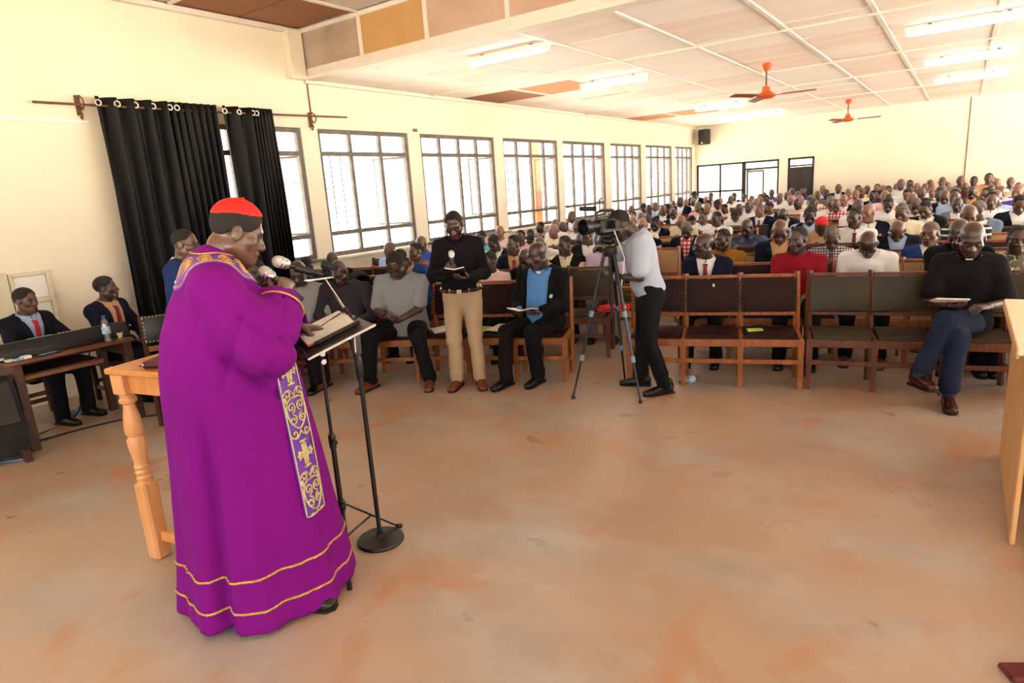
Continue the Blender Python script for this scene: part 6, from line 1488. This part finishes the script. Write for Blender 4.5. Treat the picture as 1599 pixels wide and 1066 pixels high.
(-6.96, 15.53, 1.267, 11, 'S:white', 'U', 'bald', 'm', 'bald man in white shirt, by the last windows, left one'),
(0.15, 16.41, 1.283, 12, 'J:olive/tan/-', 'B', 'bald', 'd', 'bald man in olive jacket over tan shirt, head bowed, near the right edge'),
(-3.14, 16.41, 1.288, 12, 'S:white', 'L', 'bald', 'l', 'bald man in white shirt, looking left, below the dark door, right one'),
(-6.26, 16.41, 1.205, 12, 'S:white', 'B', 'grey', 'm', 'grey-haired man in white shirt, head bowed, by the last windows'),
(-0.55, 17.29, 1.311, 13, 'S:white', 'U', 'bald', 'l', 'bald man in white shirt, far right, sixth of 6 from left'),
(-3.50, 17.29, 1.270, 13, 'S:white/black', 'U', 'bald', 'l', 'bald man in white shirt and dark tie, below the dark door'),
(-2.18, 18.17, 1.289, 14, 'S:palepink', 'U', 'bald', 'l', 'bald man in pale pink shirt, by the far wall'),
(-3.96, 18.17, 1.274, 14, 'S:white', 'R', 'bald', 'm', 'bald man in white shirt, looking right, by the doorway'),
(-6.85, 18.17, 1.246, 14, 'S:white', 'R', 'bald', 'm', 'bald man in white shirt, looking right, by the left glazing, left one'),
(-4.66, 18.17, 1.278, 14, 'S:maroon', 'U', 'bald', 'm', 'bald man in maroon top, by the doorway'),
(-5.51, 18.17, 1.270, 14, 'S:white', 'U', 'bald', 'l', 'bald man in white shirt, by the left glazing, third of 3 from left'),
(-2.14, 19.05, 1.304, 15, 'S:cream', 'R', 'grey', 'm', 'grey-haired man in cream shirt, looking right, by the far wall'),
(-1.09, 19.05, 1.321, 15, 'S:white', 'U', 'short', 'd', 'short-haired man in white shirt, far right, left one'),
(-4.66, 19.05, 1.276, 15, 'S:white', 'U', 'short', 'l', 'short-haired man in white shirt, by the doorway'),
(-6.78, 19.05, 1.257, 15, 'S:white', 'U', 'bald', 'l', 'bald man in white shirt, by the left glazing, leftmost of 3'),
(-0.32, 19.05, 1.334, 15, 'S:palepink', 'U', 'bald', 'm', 'bald man in pale pink shirt, far right'),
(-4.15, 19.05, 1.283, 15, 'S:white', 'L', 'bald', 'm', 'bald man in white shirt, looking left, by the doorway'),
(-1.56, 19.05, 1.318, 15, 'S:white', 'U', 'short', 'm', 'short-haired man in white shirt, by the far wall, right one'),
(-2.57, 19.93, 1.283, 16, 'S:redpink', 'U', 'bald', 'l', 'bald man in rosy red shirt, by the far wall'),
(-3.19, 19.05, 1.298, 15, 'P:greycheck', 'R', 'bald', 'm', 'bald man in grey checked shirt, looking right, below the dark door'),
(-0.81, 19.93, 1.310, 16, 'S:white', 'U', 'bald', 'm', 'bald man in white shirt, far right, fourth of 6 from left'),
(-3.12, 19.93, 1.280, 16, 'S:royal', 'U', 'short', 'd', 'short-haired man in bright blue shirt, by the far wall'),
(-6.87, 19.93, 1.240, 16, 'S:white', 'L', 'bald', 'm', 'bald man in white shirt, looking left, by the left glazing, left one'),
(0.03, 19.93, 1.274, 16, 'S:maroon', 'B', 'bald', 'm', 'bald man in maroon top, head bowed, near the right edge'),
(-5.72, 19.93, 1.259, 16, 'S:white', 'L', 'bald', 'm', 'bald man in white shirt, looking left, by the left glazing, right one'),
(0.67, 19.93, 1.340, 16, 'S:white', 'U', 'bald', 'l', 'bald man in white shirt, near the right edge'),
(-4.69, 19.93, 1.224, 16, 'S:white', 'B', 'short', 'd', 'short-haired man in white shirt, head bowed, by the doorway'),
(-3.85, 19.93, 1.286, 16, 'S:white', 'U', 'grey', 'm', 'grey-haired man in white shirt, below the dark door'),
(-4.32, 20.81, 1.261, 17, 'S:white', 'L', 'bald', 'm', 'bald man in white shirt, looking left, below the dark door, left one'),
(-1.75, 19.93, 1.319, 16, 'S:white', 'U', 'bald', 'l', 'bald man in white shirt, by the far wall, third of 4 from left'),
(0.97, 20.81, 1.333, 17, 'S:grey', 'U', 'bald', 'm', 'bald man in grey shirt, near the right edge, right one'),
(-1.43, 20.81, 1.257, 17, 'V:navy/white', 'B', 'bald', 'l', 'bald man in navy vest over white shirt, head bowed, far right'),
(-1.03, 20.81, 1.317, 17, 'S:white', 'U', 'bald', 'l', 'bald man in white shirt, far right, third of 6 from left'),
(-6.76, 20.81, 1.255, 17, 'S:white', 'U', 'bald', 'l', 'bald man in white shirt, by the left glazing, second of 3 from left'),
(-5.58, 20.81, 1.273, 17, 'S:white', 'U', 'short', 'm', 'short-haired man in white shirt, by the left glazing, right one'),
(-1.57, 21.69, 1.310, 18, 'S:white', 'U', 'bald', 'l', 'bald man in white shirt, far right, leftmost of 6'),
(-2.31, 21.69, 1.301, 18, 'S:white', 'U', 'bald', 'm', 'bald man in white shirt, by the far wall, second of 4 from left'),
(-6.32, 17.29, 1.366, 13, 'J:navy/white/-', 'L', 'bald', 'd', 'bald man in navy suit over white shirt, looking left, by the left glazing'),
(-2.44, 20.81, 1.335, 17, 'S:white', 'U', 'short', 'm', 'short-haired man in white shirt, by the far wall, left one'),
(-1.97, 20.81, 1.341, 17, 'S:tan', 'U', 'short', 'l', 'short-haired man in tan shirt, by the far wall'),
(0.61, 21.69, 1.357, 18, 'J:black/lightblue/-', 'L', 'bald', 'm', 'bald man in black suit over light blue shirt, looking left, near the right edge'),
(-6.12, 21.69, 1.287, 18, 'J:black/white/-', 'U', 'short', 'd', 'short-haired man in black suit over white shirt, by the left glazing'),
(-0.77, 21.69, 1.364, 18, 'S:white', 'U', 'bald', 'm', 'bald man in white shirt, far right, fifth of 6 from left'),
(-4.03, 21.69, 1.327, 18, 'S:purple', 'L', 'bald', 'm', 'bald man in violet blue shirt, looking left, below the dark door'),
(0.22, 21.69, 1.384, 18, 'S:skyblue', 'U', 'short', 'd', 'short-haired man in sky blue shirt, near the right edge'),
(-1.25, 21.69, 1.378, 18, 'S:white', 'U', 'short', 'm', 'short-haired man in white shirt, far right, right one'),
(-4.36, 21.69, 1.347, 18, 'S:white', 'U', 'bald', 'm', 'bald man in white shirt, below the dark door, left one'),
(-4.96, 21.69, 1.342, 18, 'S:royal', 'U', 'bald', 'm', 'bald man in bright blue shirt, by the doorway'),
(-6.88, 21.69, 1.327, 18, 'S:lightblue', 'U', 'short', 'm', 'short-haired man in light blue shirt, by the left glazing'),
(-3.49, 21.69, 1.372, 18, 'S:white', 'U', 'bald', 'l', 'bald man in white shirt, by the far wall, leftmost of 4'),
(-3.07, 21.69, 1.384, 18, 'J:black/white/-', 'U', 'bald', 'm', 'bald man in black suit over white shirt by the bare far wall, farther back'),
(-0.47, 20.81, 1.430, 17, 'S:black', 'U', 'bald', 'm', 'bald man in black top, far right'),
(-0.07, 20.81, 1.435, 17, 'S:grey', 'U', 'bald', 'm', 'bald man in grey shirt, near the right edge, left one'),
(-1.35, 19.93, 1.457, 16, 'S:white', 'U', 'bald', 'm', 'bald man in white shirt, far right, second of 6 from left'),
(0.52, 20.81, 1.459, 17, 'S:tan', 'U', 'short', 'm', 'short-haired man in tan shirt, near the right edge'),
(-7.13, 20.81, 1.415, 17, 'J:navy/white/-', 'BB', 'short', 'd', 'short-haired man in navy suit over white shirt, bent low, by the left glazing'),
(-5.07, 9.58, 1.256, 5, 'J:greyblue/white/-', 'BB', 'bald', 'd', 'bald man in grey-blue jacket over white shirt, bent low, under the fifth window'),
(-5.00, 10.64, 1.265, 6, 'J:greyblue/white/-', 'U', 'short', 'l', 'short-haired man in grey-blue jacket over white shirt, by the last windows'),
(-0.43, 11.17, 1.278, 6, 'J:black/white/-', 'BL', 'short', 'm', 'short-haired man in black suit over white shirt, bowed left, far right'),
(-6.10, 12.66, 1.269, 8, 'J:navy/white/-', 'B', 'bald', 'l', 'bald man in navy suit over white shirt, head bowed, under the fifth window'),
(-1.04, 12.89, 1.280, 8, 'S:white', 'B', 'short', 'd', 'short-haired man in white shirt, head bowed, by the far wall'),
(-0.06, 12.91, 1.230, 8, 'J:greyblue/white/-', 'U', 'bald', 'd', 'bald man in grey-blue jacket over white shirt, far right'),
(0.44, 12.93, 1.314, 8, 'S:lightblue', 'BL', 'bald', 'm', 'bald man in light blue shirt, bowed left, near the right edge'),
(-7.11, 14.65, 1.232, 10, 'J:black/white/-', 'B', 'grey', 'm', 'grey-haired man in black suit over white shirt, head bowed, under the fifth window'),
(-6.49, 15.53, 1.266, 11, 'S:lightblue', 'U', 'bald', 'd', 'bald man in light blue shirt, by the last windows'),
(-6.00, 15.53, 1.253, 11, 'S:palepink', 'BB', 'short', 'm', 'short-haired man in pale pink shirt, bent low, by the last windows'),
(-4.02, 15.53, 1.270, 11, 'S:white', 'BB', 'bald', 'm', 'bald man in white shirt, bent low, by the doorway'),
(-3.00, 15.53, 1.240, 11, 'S:palepink', 'BL', 'bald', 'd', 'bald man in pale pink shirt, bowed left, below the dark door'),
(-7.00, 16.41, 1.254, 12, 'S:lightblue', 'BB', 'short', 'm', 'short-haired man in light blue shirt, bent low, by the last windows'),
(-5.04, 16.41, 1.266, 12, 'S:palepink', 'BB', 'short', 'd', 'short-haired man in pale pink shirt, bent low, by the left glazing'),
(-2.47, 16.41, 1.247, 12, 'P:pinkcheck', 'L', 'bald', 'm', 'bald man in pink checked shirt, looking left, by the far wall'),
(0.96, 16.41, 1.247, 12, 'J:black/white/-', 'U', 'short', 'm', 'short-haired man in black suit over white shirt, near the right edge'),
(-7.04, 17.29, 1.253, 13, 'J:greyblue/white/-', 'BL', 'grey', 'l', 'grey-haired man in grey-blue jacket over white shirt, bowed left, by the last windows'),
(-5.54, 17.29, 1.234, 13, 'J:black/white/-', 'BB', 'short', 'm', 'short-haired man in black suit over white shirt, bent low, by the left glazing'),
(-3.02, 17.29, 1.249, 13, 'S:cream', 'BL', 'grey', 'd', 'grey-haired man in cream shirt, bowed left, below the dark door'),
(-1.04, 17.29, 1.272, 13, 'S:white', 'B', 'short', 'l', 'short-haired man in white shirt, head bowed, far right'),
(1.01, 17.29, 1.251, 13, 'J:greyblue/white/-', 'U', 'bald', 'd', 'bald man in grey-blue jacket over white shirt, near the right edge'),
(-3.43, 18.17, 1.204, 14, 'S:white', 'U', 'bald', 'l', 'bald man in white shirt, below the dark door, right one'),
(-0.40, 18.17, 1.296, 14, 'J:greyblue/white/-', 'L', 'grey', 'd', 'grey-haired man in grey-blue jacket over white shirt, looking left, far right'),
(1.03, 18.17, 1.216, 14, 'S:white', 'B', 'bald', 'm', 'bald man in white shirt, head bowed, near the right edge'),
(0.54, 19.05, 1.226, 15, 'S:lightblue', 'U', 'bald', 'd', 'bald man in light blue shirt, near the right edge'),
(1.04, 19.05, 1.234, 15, 'S:cream', 'BB', 'bald', 'm', 'bald man in cream shirt, bent low, near the right edge'),
(-4.97, 20.81, 1.279, 17, 'P:pinkcheck', 'BL', 'bald', 'm', 'bald man in pink checked shirt, bowed left, by the doorway'),
(-3.48, 20.81, 1.232, 17, 'S:white', 'BB', 'grey', 'm', 'grey-haired man in white shirt, bent low, below the dark door'),
]
# ================================================================ the seated crowd
POSES = {'U': dict(lean=3, head=(2, 6, 0)), 'L': dict(lean=3, head=(30, 4, 0)), 'R': dict(lean=3, head=(-28, 4, 0)), 'B': dict(lean=5, head=(0, 30, 0)), 'BB': dict(lean=14, head=(4, 46, 0), hfwd=.02), 'BL': dict(lean=5, head=(26, 28, 0)), 'PL': dict(lean=3, head=(62, 6, 0)), 'S': dict(mode='stand', lean=2, head=(25, 4, 0))}
LAP = dict(wr=(.06, .33, .655), wl=(-.06, .31, .665), pr=(.5, -.5, -1), pl=(-.5, -.5, -1))
FIG = {}; MS = {}
def cfig(p):
    if p not in FIG: FIG[p] = Fig(**{**(LAP if p != 'S' else {}), **POSES[p]}, bulk=1.0)
    return FIG[p]
TOR = {'U': 'U', 'L': 'U', 'R': 'U', 'PL': 'U', 'B': 'B', 'BL': 'B', 'BB': 'BB', 'S': 'S'}
def cm(p, what, near):
    """shared meshes: body and hair by pose, clothes by the lean of the trunk"""
    if what not in ('body', 'hair', 'stubble', 'cap'): p = TOR[p]
    k = (p, what, near if what in ('body', 'hair', 'stubble', 'cap') else 0)
    if k in MS: return MS[k]
    F = cfig(p); h = .015
    if what == 'body': m = F.body(h=.02, hh=.0065 if near else .0095, hd=.009, fine_hands=near)
    elif what == 'hair': m = F.hair(.004, .042, h=.008 if near else .011)
    elif what == 'stubble': m = F.hair(.0018, .046, h=.008 if near else .011)
    elif what == 'cap': m = F.hair(.012, .06, h=.008)
    elif what in ('long', 'short'): m = sm(F.shirt_sdf(.014, what), h, 'shirt')
    elif what == 'jacket': m = sm(F.jacket_sdf(zb=.13, wt=.085), h, 'jacket')
    elif what == 'closed': m = sm(F.jacket_sdf(zb=.30, wt=.05, low=False), h, 'jacket')
    elif what == 'vest': m = sm(F.jacket_sdf(e=.024, zb=.24, wt=.075, low=False, sleeves=False, zlo=-.04), h, 'vest')
    elif what == 'trousers': m = sm(F.trousers_sdf(), .017, 'trousers')
    elif what == 'collar': m = F.collar('shirt')
    elif what == 'tie': m = F.tie(F.shirt_sdf(.014, 'none'))
    elif what == 'lapels': m = F.lapels(F.jacket_sdf(zb=.13, wt=.085, sleeves=False), .13, .085)
    elif what == 'badge': m = F.pm(F.patch(F.jacket_sdf(e=.024, zb=.24, wt=.075, low=False, sleeves=False), [-1, 0, 1], [0, .5, 1], lambda u, v: (-.10 + u * .024, .29 - .05 * v), .002, .004), 'badge')
    MS[k] = m; return m
def crown(F): return max((F.hc + F.Rh @ np.array(v))[2] for v in ((0, -.012, .121), (0, -.06, .105), (0, .03, .108)))
TROU = [cloth('navy'), cloth('charcoal'), cloth('midnight'), cloth('grey'), cloth('darkgrey')]
def crowd():
    r = random.Random(4)
    for (x, y, cz, k, cl, po, hair, sk, label) in CROWD:
        F = cfig('S' if k < 0 else po); p = 'S' if k < 0 else po; near = 0 <= k <= 3
        s = cz / crown(F); ang = math.atan2(row_y(max(k, 1), x + .3) - row_y(max(k, 1), x - .3), .6) * .8 + r.uniform(-.08, .08); f = (math.sin(ang), -math.cos(ang)); rzv = face(*f); off = rot_z(rzv) @ (F.hc * s)
        t = thing('person', label, 'person', (x - off[0], y - off[1], 0), rzv, None, s)
        link('body', cm(p, 'body', near), t, None, SK[sk])
        if hair == 'redcap': link('cap', cm(p, 'cap', near), t, None, M_redcloth)
        elif hair != 'bald': link('hair', cm(p, 'hair', near), t, None, HAIR[hair])
        ty, v = cl.split(':'); v = v.split('/')
        if ty in 'SP':
            m = (CLOTH_BROWN_PLAIN if v[0] == 'brown' and ty == 'S' else cloth(v[0])); so = link('shirt', cm(p, 'short' if v[0] in ('red', 'blackstripe', 'grey', 'black') or r.random() < .3 else 'long', near), t, None, m); link('collar', cm(p, 'collar', near), so, None, m)
            if len(v) > 1: link('tie', cm(p, 'tie', near), t, None, M_tie[v[1]])
            if v[0] == 'whitecheck': link('tie', cm(p, 'tie', near), t, None, M_tie['purple'])
        elif ty == 'V':
            so = link('shirt', cm(p, 'long', near), t, None, cloth(v[1])); link('collar', cm(p, 'collar', near), so, None, cloth(v[1])); vo = link('sweater_vest', cm(p, 'vest', near), t, None, cloth(v[0]))
            if 'orange badge' in label or v[1] == 'white': link('badge', cm(p, 'badge', near), vo, None, M_badge)
        else:
            so = link('shirt', cm(p, 'long', near), t, None, cloth(v[1])); link('collar', cm(p, 'collar', near), so, None, cloth(v[1])); jo = link('jacket', cm(p, 'jacket', near), t, None, cloth(v[0])); link('lapels', cm(p, 'lapels', near), jo, None, cloth(v[0]))
            if v[2] != '-': link('tie', cm(p, 'tie', near), t, None, M_tie[v[2]])
            if 'lapel badge' in label: link('badge', cm(p, 'badge', near), jo, None, M_badge)
        link('trousers', cm(p, 'trousers', near), t, None, r.choice(TROU))
        add_shoes(t, F, r.choice((M_shoe, M_shoe, M_shoebr)))
        if 'spectacles' in label or (near and hair == 'bald' and v[0] in ('navy',)): add_glasses(t, F)
crowd()
